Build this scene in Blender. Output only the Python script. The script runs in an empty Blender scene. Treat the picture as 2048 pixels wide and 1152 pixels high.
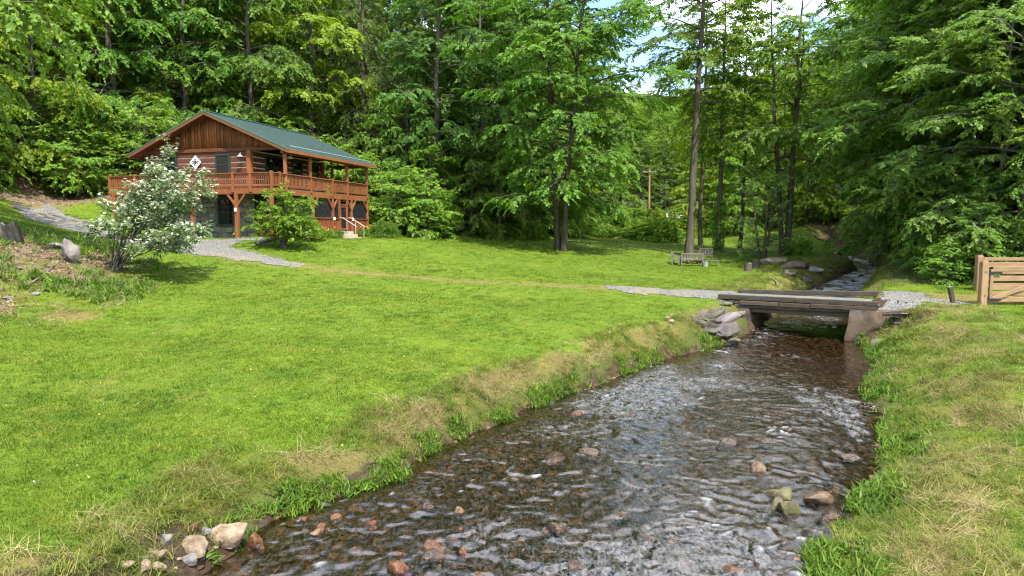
import bpy, bmesh, math, random
import numpy as np
from mathutils import Vector, Matrix, noise as mnoise

# ------------------------------------------------------------------ camera, sky, sun, exposure
SC = bpy.context.scene
CAM = np.array([0.0, 0.0, 4.3])
FPX, CX, CY, HORIZON = 1400.0, 1024.0, 576.0, 460.0
PITCH = math.atan((CY - HORIZON) / FPX)
cd = bpy.data.cameras.new('camera')
cd.sensor_width = 36.0
cd.lens = 36.0 * FPX / 2048.0
cd.clip_start = 0.1
cd.clip_end = 2000.0
cam = bpy.data.objects.new('camera', cd)
SC.collection.objects.link(cam)
cam.location = CAM
cam.rotation_euler = (math.radians(90) - PITCH, 0, 0)
SC.camera = cam

SUN_EL = math.radians(58)
SUN_AZ = math.radians(154)          # clockwise from +Y
sun_vec = Vector((math.sin(SUN_AZ) * math.cos(SUN_EL), math.cos(SUN_AZ) * math.cos(SUN_EL), math.sin(SUN_EL)))

world = bpy.data.worlds.new('World')
SC.world = world
world.use_nodes = True
wn, wl = world.node_tree.nodes, world.node_tree.links
wn.clear()
w_out = wn.new('ShaderNodeOutputWorld')
w_bg = wn.new('ShaderNodeBackground')
w_bg.inputs['Strength'].default_value = 0.15
w_sky = wn.new('ShaderNodeTexSky')
w_sky.sky_type = 'NISHITA'
w_sky.sun_disc = False
w_sky.sun_elevation = SUN_EL
w_sky.sun_rotation = SUN_AZ
w_sky.air_density = 1.0
w_sky.dust_density = 0.1
w_sky.ozone_density = 3.0
w_tc = wn.new('ShaderNodeTexCoord')
w_map = wn.new('ShaderNodeMapping')
w_map.inputs['Scale'].default_value = (2.4, 2.4, 5.0)
w_map.inputs['Location'].default_value = (1.1, 4.7, 2.2)
w_no = wn.new('ShaderNodeTexNoise')
w_no.inputs['Scale'].default_value = 1.3
w_no.inputs['Detail'].default_value = 7
w_no.inputs['Roughness'].default_value = 0.55
w_rp = wn.new('ShaderNodeValToRGB')
w_rp.color_ramp.elements[0].position = 0.45
w_rp.color_ramp.elements[1].position = 0.60
w_mx = wn.new('ShaderNodeMix')
w_mx.data_type = 'RGBA'
w_mx.inputs[7].default_value = (10.5, 10.8, 11.6, 1)
wl.new(w_tc.outputs['Generated'], w_map.inputs['Vector'])
wl.new(w_map.outputs['Vector'], w_no.inputs['Vector'])
wl.new(w_no.outputs['Fac'], w_rp.inputs['Fac'])
wl.new(w_rp.outputs['Color'], w_mx.inputs[0])
wl.new(w_sky.outputs['Color'], w_mx.inputs[6])
wl.new(w_mx.outputs[2], w_bg.inputs['Color'])
wl.new(w_bg.outputs['Background'], w_out.inputs['Surface'])

sl = bpy.data.lights.new('sun', 'SUN')
sl.energy = 4.5
sl.angle = math.radians(0.6)
sl.color = (1.0, 0.94, 0.84)
sun = bpy.data.objects.new('sun', sl)
SC.collection.objects.link(sun)
sun.rotation_euler = sun_vec.to_track_quat('Z', 'Y').to_euler()
sun.location = (0, 0, 60)

SC.view_settings.view_transform = 'Standard'
SC.view_settings.look = 'None'
SC.view_settings.gamma = 1.0
SC.view_settings.use_curve_mapping = False
SC.view_settings.exposure = 1.38
SC.render.engine = 'CYCLES'
SC.cycles.max_bounces = 8
SC.cycles.diffuse_bounces = 4
SC.cycles.glossy_bounces = 2
SC.cycles.transmission_bounces = 6
SC.cycles.transparent_max_bounces = 12
SC.cycles.caustics_reflective = False
SC.cycles.caustics_refractive = False
SC.cycles.use_denoising = True
SC.cycles.denoising_prefilter = 'FAST'
SC.cycles.filter_width = 1.15
SC.cycles.use_adaptive_sampling = True
SC.cycles.adaptive_threshold = 0.02

# ------------------------------------------------------------------ helpers
R = math.radians
COL = SC.collection


def ray(px, py):
    u = (px - CX) / FPX
    v = (CY - py) / FPX
    c, s = math.cos(PITCH), math.sin(PITCH)
    return np.array([u, c + v * s, -s + v * c])


def P(px, py, Y):
    d = ray(px, py)
    return CAM + d * (Y / d[1])


def hash01(ix, iy, seed):
    h = (ix.astype(np.int64) * 374761393 + iy.astype(np.int64) * 668265263 + seed * 144269504) & 0xffffffff
    h = ((h ^ (h >> 13)) * 1274126177) & 0xffffffff
    h = ((h ^ (h >> 16)) * 2246822519) & 0xffffffff
    return (h ^ (h >> 15)) / 4294967296.0


def vnoise(x, y, seed=0):
    x = np.asarray(x, float)
    y = np.asarray(y, float)
    ix, iy = np.floor(x), np.floor(y)
    fx, fy = x - ix, y - iy
    fx = fx * fx * fx * (fx * (fx * 6 - 15) + 10)
    fy = fy * fy * fy * (fy * (fy * 6 - 15) + 10)
    a, b = hash01(ix, iy, seed), hash01(ix + 1, iy, seed)
    c, d = hash01(ix, iy + 1, seed), hash01(ix + 1, iy + 1, seed)
    return (a + (b - a) * fx) * (1 - fy) + (c + (d - c) * fx) * fy


def fbm(x, y, seed=0, octv=4):
    r, a, t = 0.0, 0.5, 0.0
    for o in range(octv):
        r = r + a * vnoise(x * 2 ** o + 17.3 * o, y * 2 ** o - 9.1 * o, seed + o)
        t += a
        a *= 0.5
    return r / t


def sstep(a, b, x):
    t = np.clip((x - a) / (b - a), 0, 1)
    return t * t * (3 - 2 * t)


def np_mesh(name, V, Q, mat=None, smooth=False, attrs=None):
    """quads (n,4) or triangles (n,3) to a mesh, with optional per-vertex float attributes"""
    V = np.asarray(V, np.float32).reshape(-1, 3)
    Q = np.asarray(Q, np.int32)
    k = Q.shape[1]
    me = bpy.data.meshes.new(name)
    me.vertices.add(len(V))
    me.vertices.foreach_set('co', V.ravel())
    me.loops.add(Q.size)
    me.loops.foreach_set('vertex_index', Q.ravel())
    me.polygons.add(len(Q))
    me.polygons.foreach_set('loop_start', np.arange(0, Q.size, k, dtype=np.int32))
    if smooth:
        me.polygons.foreach_set('use_smooth', np.ones(len(Q), bool))
    for an, av in (attrs or {}).items():
        at = me.attributes.new(an, 'FLOAT', 'POINT')
        at.data.foreach_set('value', np.asarray(av, np.float32))
    me.update(calc_edges=True)
    if mat:
        me.materials.append(mat)
    return me


def ob(name, me, parent=None, loc=(0, 0, 0), rot=(0, 0, 0), scale=(1, 1, 1)):
    o = bpy.data.objects.new(name, me)
    COL.objects.link(o)
    o.parent = parent
    o.location = loc
    o.rotation_euler = rot
    o.scale = scale if hasattr(scale, '__len__') else (scale,) * 3
    return o


def tag(o, label=None, cat=None, group=None, kind=None):
    if label:
        o['label'] = label
    if cat:
        o['category'] = cat
    if group:
        o['group'] = group
    if kind:
        o['kind'] = kind
    return o


def empty(name, loc, rz=0.0):
    o = bpy.data.objects.new(name, None)
    o.empty_display_size = 0.2
    COL.objects.link(o)
    o.location = loc
    o.rotation_euler = (0, 0, rz)
    return o


_boxcache = {}


def box_mesh(dims, mat, bevel=0.0):
    key = (tuple(round(d, 3) for d in dims), mat.name, round(bevel, 4))
    if key not in _boxcache:
        bm = bmesh.new()
        bmesh.ops.create_cube(bm, size=1.0)
        bmesh.ops.scale(bm, vec=dims, verts=bm.verts)
        if bevel > 0:
            bmesh.ops.bevel(bm, geom=list(bm.edges), offset=bevel, segments=1, affect='EDGES')
        me = bpy.data.meshes.new('box')
        bm.to_mesh(me)
        bm.free()
        me.materials.append(mat)
        _boxcache[key] = me
    return _boxcache[key]


def box(name, parent, mat, c, dims, rot=(0, 0, 0), bevel=0.0):
    return ob(name, box_mesh(dims, mat, bevel), parent, c, rot)


def beam(name, parent, mat, a, b, w, h, bevel=0.0):
    """a squared timber from a to b (local coordinates)"""
    a, b = Vector(a), Vector(b)
    d = b - a
    q = d.to_track_quat('X', 'Z')
    return ob(name, box_mesh((d.length, w, h), mat, bevel), parent, (a + b) / 2, q.to_euler())


class Acc:
    """collects quads for one mesh"""

    def __init__(self):
        self.V, self.Q, self.n = [], [], 0

    def add(self, V, Q):
        self.V.append(np.asarray(V, float).reshape(-1, 3))
        self.Q.append(np.asarray(Q, int) + self.n)
        self.n += len(self.V[-1])

    def tube(self, pts, rad, sides=6, cap=False):
        pts = np.asarray(pts, float)
        rad = np.asarray(rad, float)
        n = len(pts)
        t = np.gradient(pts, axis=0)
        t /= np.linalg.norm(t, axis=1)[:, None] + 1e-9
        ref = np.array([0, 0, 1.0]) if abs(t[0, 2]) < 0.9 else np.array([1.0, 0, 0])
        s = np.cross(t, ref)
        s /= np.linalg.norm(s, axis=1)[:, None] + 1e-9
        u = np.cross(s, t)
        a = np.linspace(0, 2 * np.pi, sides, endpoint=False)
        V = pts[:, None] + rad[:, None, None] * (np.cos(a)[None, :, None] * s[:, None] + np.sin(a)[None, :, None] * u[:, None])
        i = np.arange(n - 1)[:, None] * sides
        j = np.arange(sides)[None]
        j2 = (j + 1) % sides
        Q = np.stack([i + j, i + j2, i + sides + j2, i + sides + j], -1).reshape(-1, 4)
        self.add(V, Q)

    def mesh(self, name, mat=None, smooth=True, attrs=None):
        return np_mesh(name, np.concatenate(self.V), np.concatenate(self.Q), mat, smooth, attrs)


# ------------------------------------------------------------------ materials
class NT:
    def __init__(self, name):
        self.m = bpy.data.materials.new(name)
        self.m.use_nodes = True
        self.n, self.l = self.m.node_tree.nodes, self.m.node_tree.links
        self.bsdf = self.n['Principled BSDF']
        self.out = self.n['Material Output']

    def new(self, t, **kw):
        n = self.n.new(t)
        for k, v in kw.items():
            if k in n.inputs:
                n.inputs[k].default_value = v
            else:
                setattr(n, k, v)
        return n

    def link(self, a, b):
        self.l.new(a, b)

    def pos(self):
        return self.new('ShaderNodeNewGeometry').outputs['Position']

    def objc(self):
        return self.new('ShaderNodeTexCoord').outputs['Object']

    def rnd(self):
        return self.new('ShaderNodeObjectInfo').outputs['Random']

    def attr(self, name):
        a = self.new('ShaderNodeAttribute')
        a.attribute_name = name
        return a.outputs['Fac']

    def noise(self, scale, vec=None, detail=4, rough=0.55, stretch=None):
        t = self.new('ShaderNodeTexNoise')
        t.inputs['Scale'].default_value = scale
        t.inputs['Detail'].default_value = detail
        t.inputs['Roughness'].default_value = rough
        if vec is not None:
            if stretch:
                mp = self.new('ShaderNodeMapping')
                mp.inputs['Scale'].default_value = stretch
                self.link(vec, mp.inputs['Vector'])
                vec = mp.outputs['Vector']
            self.link(vec, t.inputs['Vector'])
        return t.outputs['Fac']

    def ramp(self, fac, stops):
        r = self.new('ShaderNodeValToRGB')
        e = r.color_ramp.elements
        while len(e) > 1:
            e.remove(e[-1])
        e[0].position = stops[0][0]
        e[0].color = (*stops[0][1], 1) if hasattr(stops[0][1], '__len__') else (*(stops[0][1],) * 3, 1)
        for p, c in stops[1:]:
            x = e.new(p)
            x.color = (*c, 1) if hasattr(c, '__len__') else (c, c, c, 1)
        self.link(fac, r.inputs['Fac'])
        return r.outputs['Color']

    def mix(self, fac, a, b, mode='MIX'):
        m = self.new('ShaderNodeMix')
        m.data_type = 'RGBA'
        m.blend_type = mode
        for s, i in ((fac, 0), (a, 6), (b, 7)):
            if hasattr(s, 'is_linked'):
                self.link(s, m.inputs[i])
            elif hasattr(s, '__len__'):
                m.inputs[i].default_value = (*s, 1)
            else:
                m.inputs[i].default_value = s
        return m.outputs[2]

    def math(self, op, a, b=0.0, clamp=False):
        m = self.new('ShaderNodeMath')
        m.operation = op
        m.use_clamp = clamp
        for s, i in ((a, 0), (b, 1)):
            if hasattr(s, 'is_linked'):
                self.link(s, m.inputs[i])
            else:
                m.inputs[i].default_value = s
        return m.outputs[0]

    def bump(self, height, strength=0.4, dist=0.05):
        b = self.new('ShaderNodeBump')
        b.inputs['Strength'].default_value = strength
        b.inputs['Distance'].default_value = dist
        self.link(height, b.inputs['Height'])
        self.link(b.outputs['Normal'], self.bsdf.inputs['Normal'])

    def col(self, c):
        if hasattr(c, 'is_linked'):
            self.link(c, self.bsdf.inputs['Base Color'])
        else:
            self.bsdf.inputs['Base Color'].default_value = (*c, 1)

    def set(self, rough=0.8, spec=0.3, metal=0.0):
        self.bsdf.inputs['Roughness'].default_value = rough
        self.bsdf.inputs['Specular IOR Level'].default_value = spec
        self.bsdf.inputs['Metallic'].default_value = metal
        return self.m


M = {}


def leaf_mat(name, dark, mid, light, transl=0.35, tint=(1.08, 1.18, 0.50), vary=0.3):
    t = NT(name)
    tone = t.attr('tone')
    c = t.ramp(tone, [(0.0, dark), (0.5, mid), (1.0, light)])
    hs = t.new('ShaderNodeHueSaturation')
    rn = t.rnd()
    t.link(t.math('ADD', 0.5 - 0.030 * vary / 0.3, t.math('MULTIPLY', rn, 0.036 * vary / 0.3)), hs.inputs['Hue'])
    t.link(t.math('ADD', 1 - vary * 0.5, t.math('MULTIPLY', t.math('FRACT', t.math('MULTIPLY', rn, 7.13)), vary)), hs.inputs['Value'])
    t.link(c, hs.inputs['Color'])
    t.col(hs.outputs['Color'])
    t.set(0.55, 0.35)
    tr = t.new('ShaderNodeBsdfTranslucent')
    t.link(t.mix(1.0, hs.outputs['Color'], tint, 'MULTIPLY'), tr.inputs['Color'])
    mx = t.new('ShaderNodeMixShader')
    mx.inputs[0].default_value = transl
    t.link(t.bsdf.outputs[0], mx.inputs[1])
    t.link(tr.outputs[0], mx.inputs[2])
    t.link(mx.outputs[0], t.out.inputs['Surface'])
    M[name] = t.m
    return t.m


def wood_mat(name, a, b, axis='X', rough=0.65, vary=0.5, grain=30):
    t = NT(name)
    oc = t.objc()
    st = {'X': (0.06, 1, 1), 'Y': (1, 0.06, 1), 'Z': (1, 1, 0.06)}[axis]
    g = t.noise(grain, oc, 5, 0.6, st)
    lo = t.noise(1.7, t.pos(), 3)
    f = t.math('ADD', t.math('MULTIPLY', g, 0.75), t.math('MULTIPLY', lo, 0.35), True)
    c = t.ramp(f, [(0.28, a), (0.72, b)])
    v = t.math('ADD', 1 - vary / 2, t.math('MULTIPLY', t.rnd(), vary))
    vv = t.new('ShaderNodeCombineColor')
    for i in range(3):
        t.link(v, vv.inputs[i])
    t.col(t.mix(1.0, c, vv.outputs[0], 'MULTIPLY'))
    t.bump(g, 0.3, 0.01)
    M[name] = t.set(rough, 0.3)
    return t.m


def rock_mat(name, a, b, c, rough=0.75, moss=0.0, sc=3.0, spec=0.3, mosscol=(0.10, 0.13, 0.02)):
    t = NT(name)
    oc = t.objc()
    n1 = t.noise(sc, oc, 6, 0.62)
    n2 = t.noise(sc * 7, oc, 4, 0.6)
    cc = t.ramp(n1, [(0.32, a), (0.5, b), (0.68, c)])
    cc = t.mix(t.math('MULTIPLY', n2, 0.55), cc, tuple(x * 0.35 for x in a))
    if moss > 0:
        nrm = t.new('ShaderNodeNewGeometry').outputs['Normal']
        sp = t.new('ShaderNodeSeparateXYZ')
        t.link(nrm, sp.inputs[0])
        mk = t.math('MULTIPLY', t.ramp(t.noise(sc * 0.9, oc, 4), [(0.42, 0.0), (0.56, 1.0)]), moss)
        cc = t.mix(mk, cc, mosscol)
    v = t.math('ADD', 0.75, t.math('MULTIPLY', t.rnd(), 0.5))
    vv = t.new('ShaderNodeCombineColor')
    for i in range(3):
        t.link(v, vv.inputs[i])
    t.col(t.mix(1.0, cc, vv.outputs[0], 'MULTIPLY'))
    t.bump(t.math('ADD', n1, t.math('MULTIPLY', n2, 0.35)), 0.6, 0.06)
    M[name] = t.set(rough, spec)
    return t.m


def plain(name, c, rough=0.5, spec=0.4, metal=0.0, var=0.15):
    t = NT(name)
    n = t.noise(9, t.objc(), 4)
    t.col(t.mix(n, tuple(x * (1 - var) for x in c), tuple(min(1, x * (1 + var)) for x in c)))
    M[name] = t.set(rough, spec, metal)
    return t.m


leaf_mat('leaf_maple', (0.055, 0.130, 0.018), (0.104, 0.224, 0.026), (0.182, 0.330, 0.036), 0.50)
leaf_mat('leaf_lime', (0.075, 0.150, 0.012), (0.140, 0.250, 0.016), (0.225, 0.355, 0.026), 0.52)
leaf_mat('leaf_beech', (0.062, 0.140, 0.022), (0.115, 0.235, 0.032), (0.195, 0.335, 0.045), 0.50)
leaf_mat('leaf_blue', (0.054, 0.130, 0.026), (0.098, 0.212, 0.038), (0.168, 0.308, 0.054), 0.48)
leaf_mat('needle', (0.048, 0.100, 0.020), (0.085, 0.160, 0.026), (0.150, 0.235, 0.034), 0.35)
leaf_mat('leaf_shrub', (0.080, 0.175, 0.016), (0.135, 0.265, 0.022), (0.200, 0.360, 0.032), 0.42, vary=0.12)
leaf_mat('leaf_near', (0.070, 0.150, 0.014), (0.130, 0.240, 0.022), (0.240, 0.350, 0.045), 0.45, vary=0.05)
leaf_mat('leaf_dogwood', (0.070, 0.125, 0.040), (0.115, 0.185, 0.065), (0.190, 0.265, 0.110), 0.3, vary=0.05)
leaf_mat('petal', (0.36, 0.40, 0.26), (0.48, 0.51, 0.38), (0.60, 0.62, 0.50), 0.15, (1, 1, 0.9), 0.03)
leaf_mat('yellow_petal', (0.65, 0.42, 0.02), (0.75, 0.55, 0.05), (0.8, 0.65, 0.15), 0.2, (1, 1, 0.6), 0.03)

for nm, a, b in (('bark', (0.040, 0.032, 0.024), (0.130, 0.110, 0.088)), ('bark_dark', (0.022, 0.017, 0.012), (0.075, 0.060, 0.045)),
                 ('bark_pale', (0.085, 0.075, 0.062), (0.22, 0.20, 0.175))):
    t = NT(nm)
    oc = t.objc()
    n = t.noise(7, oc, 6, 0.65, (1, 1, 0.16))
    n2 = t.noise(1.2, oc, 3)
    c = t.ramp(n, [(0.3, a), (0.7, b)])
    t.col(t.mix(t.math('MULTIPLY', n2, 0.5), c, (0.06, 0.07, 0.035)))
    t.bump(n, 0.9, 0.06)
    M[nm] = t.set(0.9, 0.15)
# ------------------------------------------------------------------ terrain
WY = np.array([-20, 0, 8, 17, 25, 30, 40, 50, 60, 90, 140, 400.])
WZ = np.array([-0.9, -0.6, -0.42, -0.2, 0.0, 0.3, 0.92, 1.32, 1.65, 2.5, 4.0, 6.0])


def zw(Y):
    return np.interp(Y, WY, WZ)


def Wp(px, py):
    """the point of the water surface seen at a pixel"""
    d = ray(px, py)
    Y = 20.0
    for _ in range(60):
        Y = 0.5 * Y + 0.5 * d[1] * (float(zw(Y)) - CAM[2]) / d[2]
    return CAM + d * (Y / d[1])


LEFT = [Wp(*p) for p in ((330, 1230), (400, 1152), (500, 1062), (560, 1028), (655, 992), (790, 957), (880, 893), (1010, 838), (1110, 796), (1240, 748), (1330, 718),
                         (1420, 692), (1480, 672), (1512, 655), (1560, 620), (1600, 590), (1645, 568), (1685, 550), (1715, 540))]
RIGHT = [Wp(*p) for p in ((1655, 1230), (1648, 1152), (1648, 1090), (1692, 1030), (1738, 960), (1780, 908), (1790, 885), (1748, 820), (1736, 775), (1745, 725),
                          (1722, 694), (1700, 655), (1695, 620), (1715, 590), (1738, 565), (1752, 548), (1770, 538))]


def mono(pts):
    pts = sorted(pts, key=lambda p: p[1])
    y = np.array([p[1] for p in pts])
    x = np.array([p[0] for p in pts])
    y = np.concatenate([[-30, 0], y, [62, 90, 150, 400]])
    x0 = x[0] + (x[0] - x[1]) / (y[2] - y[3] - 1e-6) * 0
    sl_ = 0.55
    x = np.concatenate([[x[0] - 20, x[0] - sl_ * (y[2] - 0) * 0.7], x, [x[-1] + 4, x[-1] + 9, x[-1] + 22, x[-1] + 80]])
    return y, x


LYs, LXs = mono(LEFT)
RYs, RXs = mono(RIGHT)


def edgeL(Y):
    return np.interp(Y, LYs, LXs) + 0.22 * (fbm(Y * 0.8, Y * 0 + 3.1, 5, 3) - 0.5) * np.where(Y < 27, 2, 1)


def edgeR(Y):
    return np.interp(Y, RYs, RXs) + 0.3 * (fbm(Y * 0.8, Y * 0 + 8.1, 6, 3) - 0.5) * np.where(Y < 25, 2, 1)


CPX = [  # (px, py, depth): points read off the lie of the land
    (430, 500, 34), (560, 528, 32), (700, 543, 32), (1000, 565, 32), (1200, 578, 30.5), (1300, 588, 29.8), (1440, 598, 29.6), (1478, 583, 32.4),
    (1762, 603, 26.6), (1785, 579, 29.6), (1850, 600, 27.2), (1963, 608, 26.5), (2048, 606, 27), (2200, 606, 27),
    (330, 492, 34.5), (200, 466, 36.5), (100, 442, 38.5), (150, 402, 46), (20, 420, 38),
    (600, 600, 25), (600, 700, 18.5), (600, 800, 14.6), (300, 900, 11.4), (0, 1000, 9.4), (0, 1152, 7.2), (200, 1095, 8.7), (330, 1035, 9.7), (560, 935, 12.2),
    (880, 820, 15.4), (1000, 765, 17.4), (900, 650, 22.6), (1100, 640, 24.4), (1100, 715, 20), (1250, 672, 22.8), (1380, 640, 26), (1200, 600, 28),
    (0, 700, 17), (0, 620, 20.5), (0, 560, 23), (200, 700, 18), (200, 800, 14.2), (130, 522, 27), (228, 540, 27), (15, 474, 26), (320, 545, 28.5), (450, 560, 28),
    (1122, 500, 50), (1385, 532, 50), (1385, 508, 54), (900, 530, 37), (900, 492, 46), (900, 476, 54), (760, 482, 45), (1300, 482, 70), (1300, 471, 90), (1600, 502, 57),
    (1480, 548, 42), (1540, 565, 37), (1660, 520, 57), (1560, 530, 46), (1300, 447, 120), (1300, 436, 150), (1040, 462, 64),
    (1840, 700, 20.5), (2040, 700, 18.6), (1800, 690, 21.5), (1850, 800, 16), (2040, 900, 12.6), (2048, 1152, 8.3), (1930, 1000, 10.8), (2300, 900, 13), (2040, 640, 23.5),
]
CPW = [(-24.8, 43.0, 6.2), (-22.9, 40.3, 5.0), (-25.5, 47, 7.2), (-12.9, 37.6, 3.95), (-10, 48.5, 4.05), (-20.5, 40.5, 4.2), (-17.5, 44, 4.2), (-14, 50, 4.3), (-9, 51, 4.0), (-7, 44, 3.85),
       (-28, 50, 9), (-16, 62, 9), (-8, 66, 6.5), (0, 72, 5), (-30, 36, 7), (-34, 30, 7), (-20, 22, 4.2), (-24, 15, 5), (-20, 5, 4), (-45, 40, 16), (-60, 60, 32), (-20, 90, 24), (0, 110, 12),
       (-40, 100, 42), (-100, 80, 60), (-60, 0, 18), (-10, 160, 30), (-60, 200, 80), (26, 34, 3.2), (32, 40, 6), (26, 50, 3.6), (34, 62, 6), (45, 45, 14), (70, 60, 30), (60, 20, 14), (34, 18, 3.0),
       (50, 90, 10), (90, 100, 36), (110, 60, 50), (60, 160, 13), (40, 190, 14), (45, 260, 32), (50, 340, 44), (120, 200, 46), (-120, 300, 120), (200, 300, 80), (100, 390, 60), (24, 0, .6), (40, 0, 3), (-6, -10, .3), (8, -10, .0)]
_cp = [P(*p) for p in CPX] + [np.array(p, float) for p in CPW]
_cp = np.array(_cp)
_MQ = 5.0


def _phi(r2):
    return np.sqrt(r2 + _MQ)


_d2 = ((_cp[:, None, :2] - _cp[None, :, :2]) ** 2).sum(-1)
_n = len(_cp)
_A = np.zeros((_n + 3, _n + 3))
_A[:_n, :_n] = _phi(_d2) - np.eye(_n) * 0.35
_A[:_n, _n] = 1
_A[:_n, _n + 1:] = _cp[:, :2]
_A[_n:, :_n] = _A[:_n, _n:].T
_b = np.concatenate([_cp[:, 2], [0, 0, 0]])
_w = np.linalg.solve(_A, _b)


def zbase(X, Y):
    X = np.asarray(X, float)
    Y = np.asarray(Y, float)
    sh = X.shape
    x, y = X.ravel(), Y.ravel()
    r = np.empty(len(x))
    for i in range(0, len(x), 20000):
        sl_ = slice(i, i + 20000)
        d2 = (x[sl_, None] - _cp[None, :, 0]) ** 2 + (y[sl_, None] - _cp[None, :, 1]) ** 2
        r[sl_] = _phi(d2) @ _w[:_n] + _w[_n] + _w[_n + 1] * x[sl_] + _w[_n + 2] * y[sl_]
    return r.reshape(sh)


def bank_d(X, Y):
    """signed distances outward from the left and right waterline (positive on land)"""
    eL, eR = edgeL(Y), edgeR(Y)
    h = 0.3
    cl = 1 / np.sqrt(1 + ((np.interp(Y + h, LYs, LXs) - np.interp(Y - h, LYs, LXs)) / (2 * h)) ** 2)
    cr = 1 / np.sqrt(1 + ((np.interp(Y + h, RYs, RXs) - np.interp(Y - h, RYs, RXs)) / (2 * h)) ** 2)
    return (eL - X) * np.maximum(cl, 0.55), (X - eR) * np.maximum(cr, 0.5)


# bridge frame (skewed across the stream)
BR_A = np.array([8.8, 29.5])
BR_B = np.array([13.97, 26.5])
BR_U = (BR_B - BR_A) / np.linalg.norm(BR_B - BR_A)
BR_N = np.array([-BR_U[1], BR_U[0]])
BR_L = float(np.linalg.norm(BR_B - BR_A))


def zground(X, Y):
    X = np.asarray(X, float)
    Y = np.asarray(Y, float)
    zb = zbase(X, Y)
    lump = 0.10 * (fbm(X * 0.35, Y * 0.35, 11, 4) - 0.5) + 0.035 * (fbm(X * 1.7, Y * 1.7, 21, 3) - 0.5)
    zb = zb + lump
    dl, dr = bank_d(X, Y)
    w = zw(Y)
    n = fbm(X * 1.3, Y * 1.3, 31, 4) - 0.5
    n2 = fbm(X * 3.1, Y * 3.1, 41, 3) - 0.5
    bl = np.interp(Y, [6, 9, 14, 20, 26, 40, 60], [0.75, 0.7, 0.95, 1.25, 1.1, 2.2, 2.2]) * (1 + 0.7 * n)
    br = np.interp(Y, [6, 12, 18, 23, 25, 26.4, 27.2, 32, 60], [1.5, 1.9, 2.4, 2.2, 2.6, 2.4, 0.7, 1.6, 1.5]) * (1 + 0.6 * n)
    tl = np.clip(dl / bl, 0, 1)
    tr = np.clip(dr / br, 0, 1)
    pl = np.clip(tl, 0, 1) ** 0.62
    pr = np.clip(tr, 0, 1) ** 0.75
    land = np.where(dl > 0, w - 0.06 + (zb - w + 0.06) * pl, w - 0.06 + (zb - w + 0.06) * pr)
    onbank = ((dl > 0) & (tl < 1)) | ((dr > 0) & (tr < 1))
    land = land + np.where(onbank, 0.34 * n2 * np.where(dl > 0, np.sin(np.pi * tl), np.sin(np.pi * tr)), 0)
    din = np.minimum(-dl, -dr)
    bed = w - 0.06 - 0.16 * (1 - np.exp(-np.maximum(din, 0) / 0.5)) + 0.10 * n + 0.06 * n2
    bed = np.minimum(bed, w - 0.03)
    z = np.where((dl > 0) | (dr > 0), np.maximum(land, w - 0.06), bed)
    return np.where(Y > 66, zb + (z - zb) * sstep(76, 66, Y), z)


def zg(x, y):
    return float(zground(np.array([x]), np.array([y]))[0])


def G(px, py, lo=5.0, hi=160.0):
    """the point of the ground seen at a pixel"""
    d = ray(px, py)
    ys = np.concatenate([np.arange(lo, 40, 0.1), np.arange(40, hi, 0.5)])
    pts = CAM + d[None] * (ys / d[1])[:, None]
    z = zground(pts[:, 0], pts[:, 1])
    k = np.argmax(pts[:, 2] < z)
    if pts[k, 2] >= z[k]:
        k = len(ys) - 1
    return np.array([pts[k, 0], pts[k, 1], z[k]])


def on_ground(px, Y):
    X = (px - CX) / FPX * Y / (math.cos(PITCH))
    X = P(px, 480, Y)[0]
    return np.array([X, Y, zg(X, Y)])


# driveway: centre line with half widths, two gravelled stretches and a dry track between
DRIVE = [(-34, 47, 1.6), (-29.5, 42, 1.7), (-25.5, 38.6, 1.35), (-21.8, 36.6, 1.35), (-17.2, 35.0, 1.5), (-13.8, 33.4, 1.15), (-10.6, 32.1, 0.7), (-7.4, 31.8, 0.8), (-0.5, 31.8, 0.9), (5.8, 30.9, 1.3),
         (9.65, 30.9, 1.6), (14.8, 27.9, 1.6), (18.5, 27.6, 1.5), (23, 28.2, 1.5), (32, 29, 1.5)]
DR = np.array(DRIVE, float)


def drive_d(X, Y):
    """distance beyond the drive's edge (negative inside) and position along it"""
    best = np.full(np.shape(X), 1e9)
    s = np.zeros(np.shape(X))
    for i in range(len(DR) - 1):
        a, b = DR[i], DR[i + 1]
        ab = b[:2] - a[:2]
        t = np.clip(((X - a[0]) * ab[0] + (Y - a[1]) * ab[1]) / (ab @ ab), 0, 1)
        d = np.hypot(X - a[0] - t * ab[0], Y - a[1] - t * ab[1]) - (a[2] + t * (b[2] - a[2]))
        s = np.where(d < best, i + t, s)
        best = np.minimum(d, best)
    return best, s


def yard_d(X, Y):
    """gravel in front of the basement"""
    a = np.array([-16.3, 36.4])
    return np.hypot((X - a[0]) / 3.0, (Y - a[1]) / 1.7) - 1.0


def gravel_amount(X, Y):
    d, s = drive_d(X, Y)
    n = fbm(X * 1.1, Y * 1.1, 77, 4) - 0.5
    k = sstep(0.25, -0.55, d + 0.9 * n)
    along = np.maximum(sstep(7.0, 5.7, s + 0.6 * n) * sstep(1.2, 2.2, s + 0.5 * n), sstep(8.55, 8.95, s + 0.5 * n) * sstep(11.9, 11.2, s + 0.6 * n))
    y = sstep(0.25, -0.25, yard_d(X, Y) + 1.5 * n)
    return np.maximum(k * along, y * 0.8)


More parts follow.
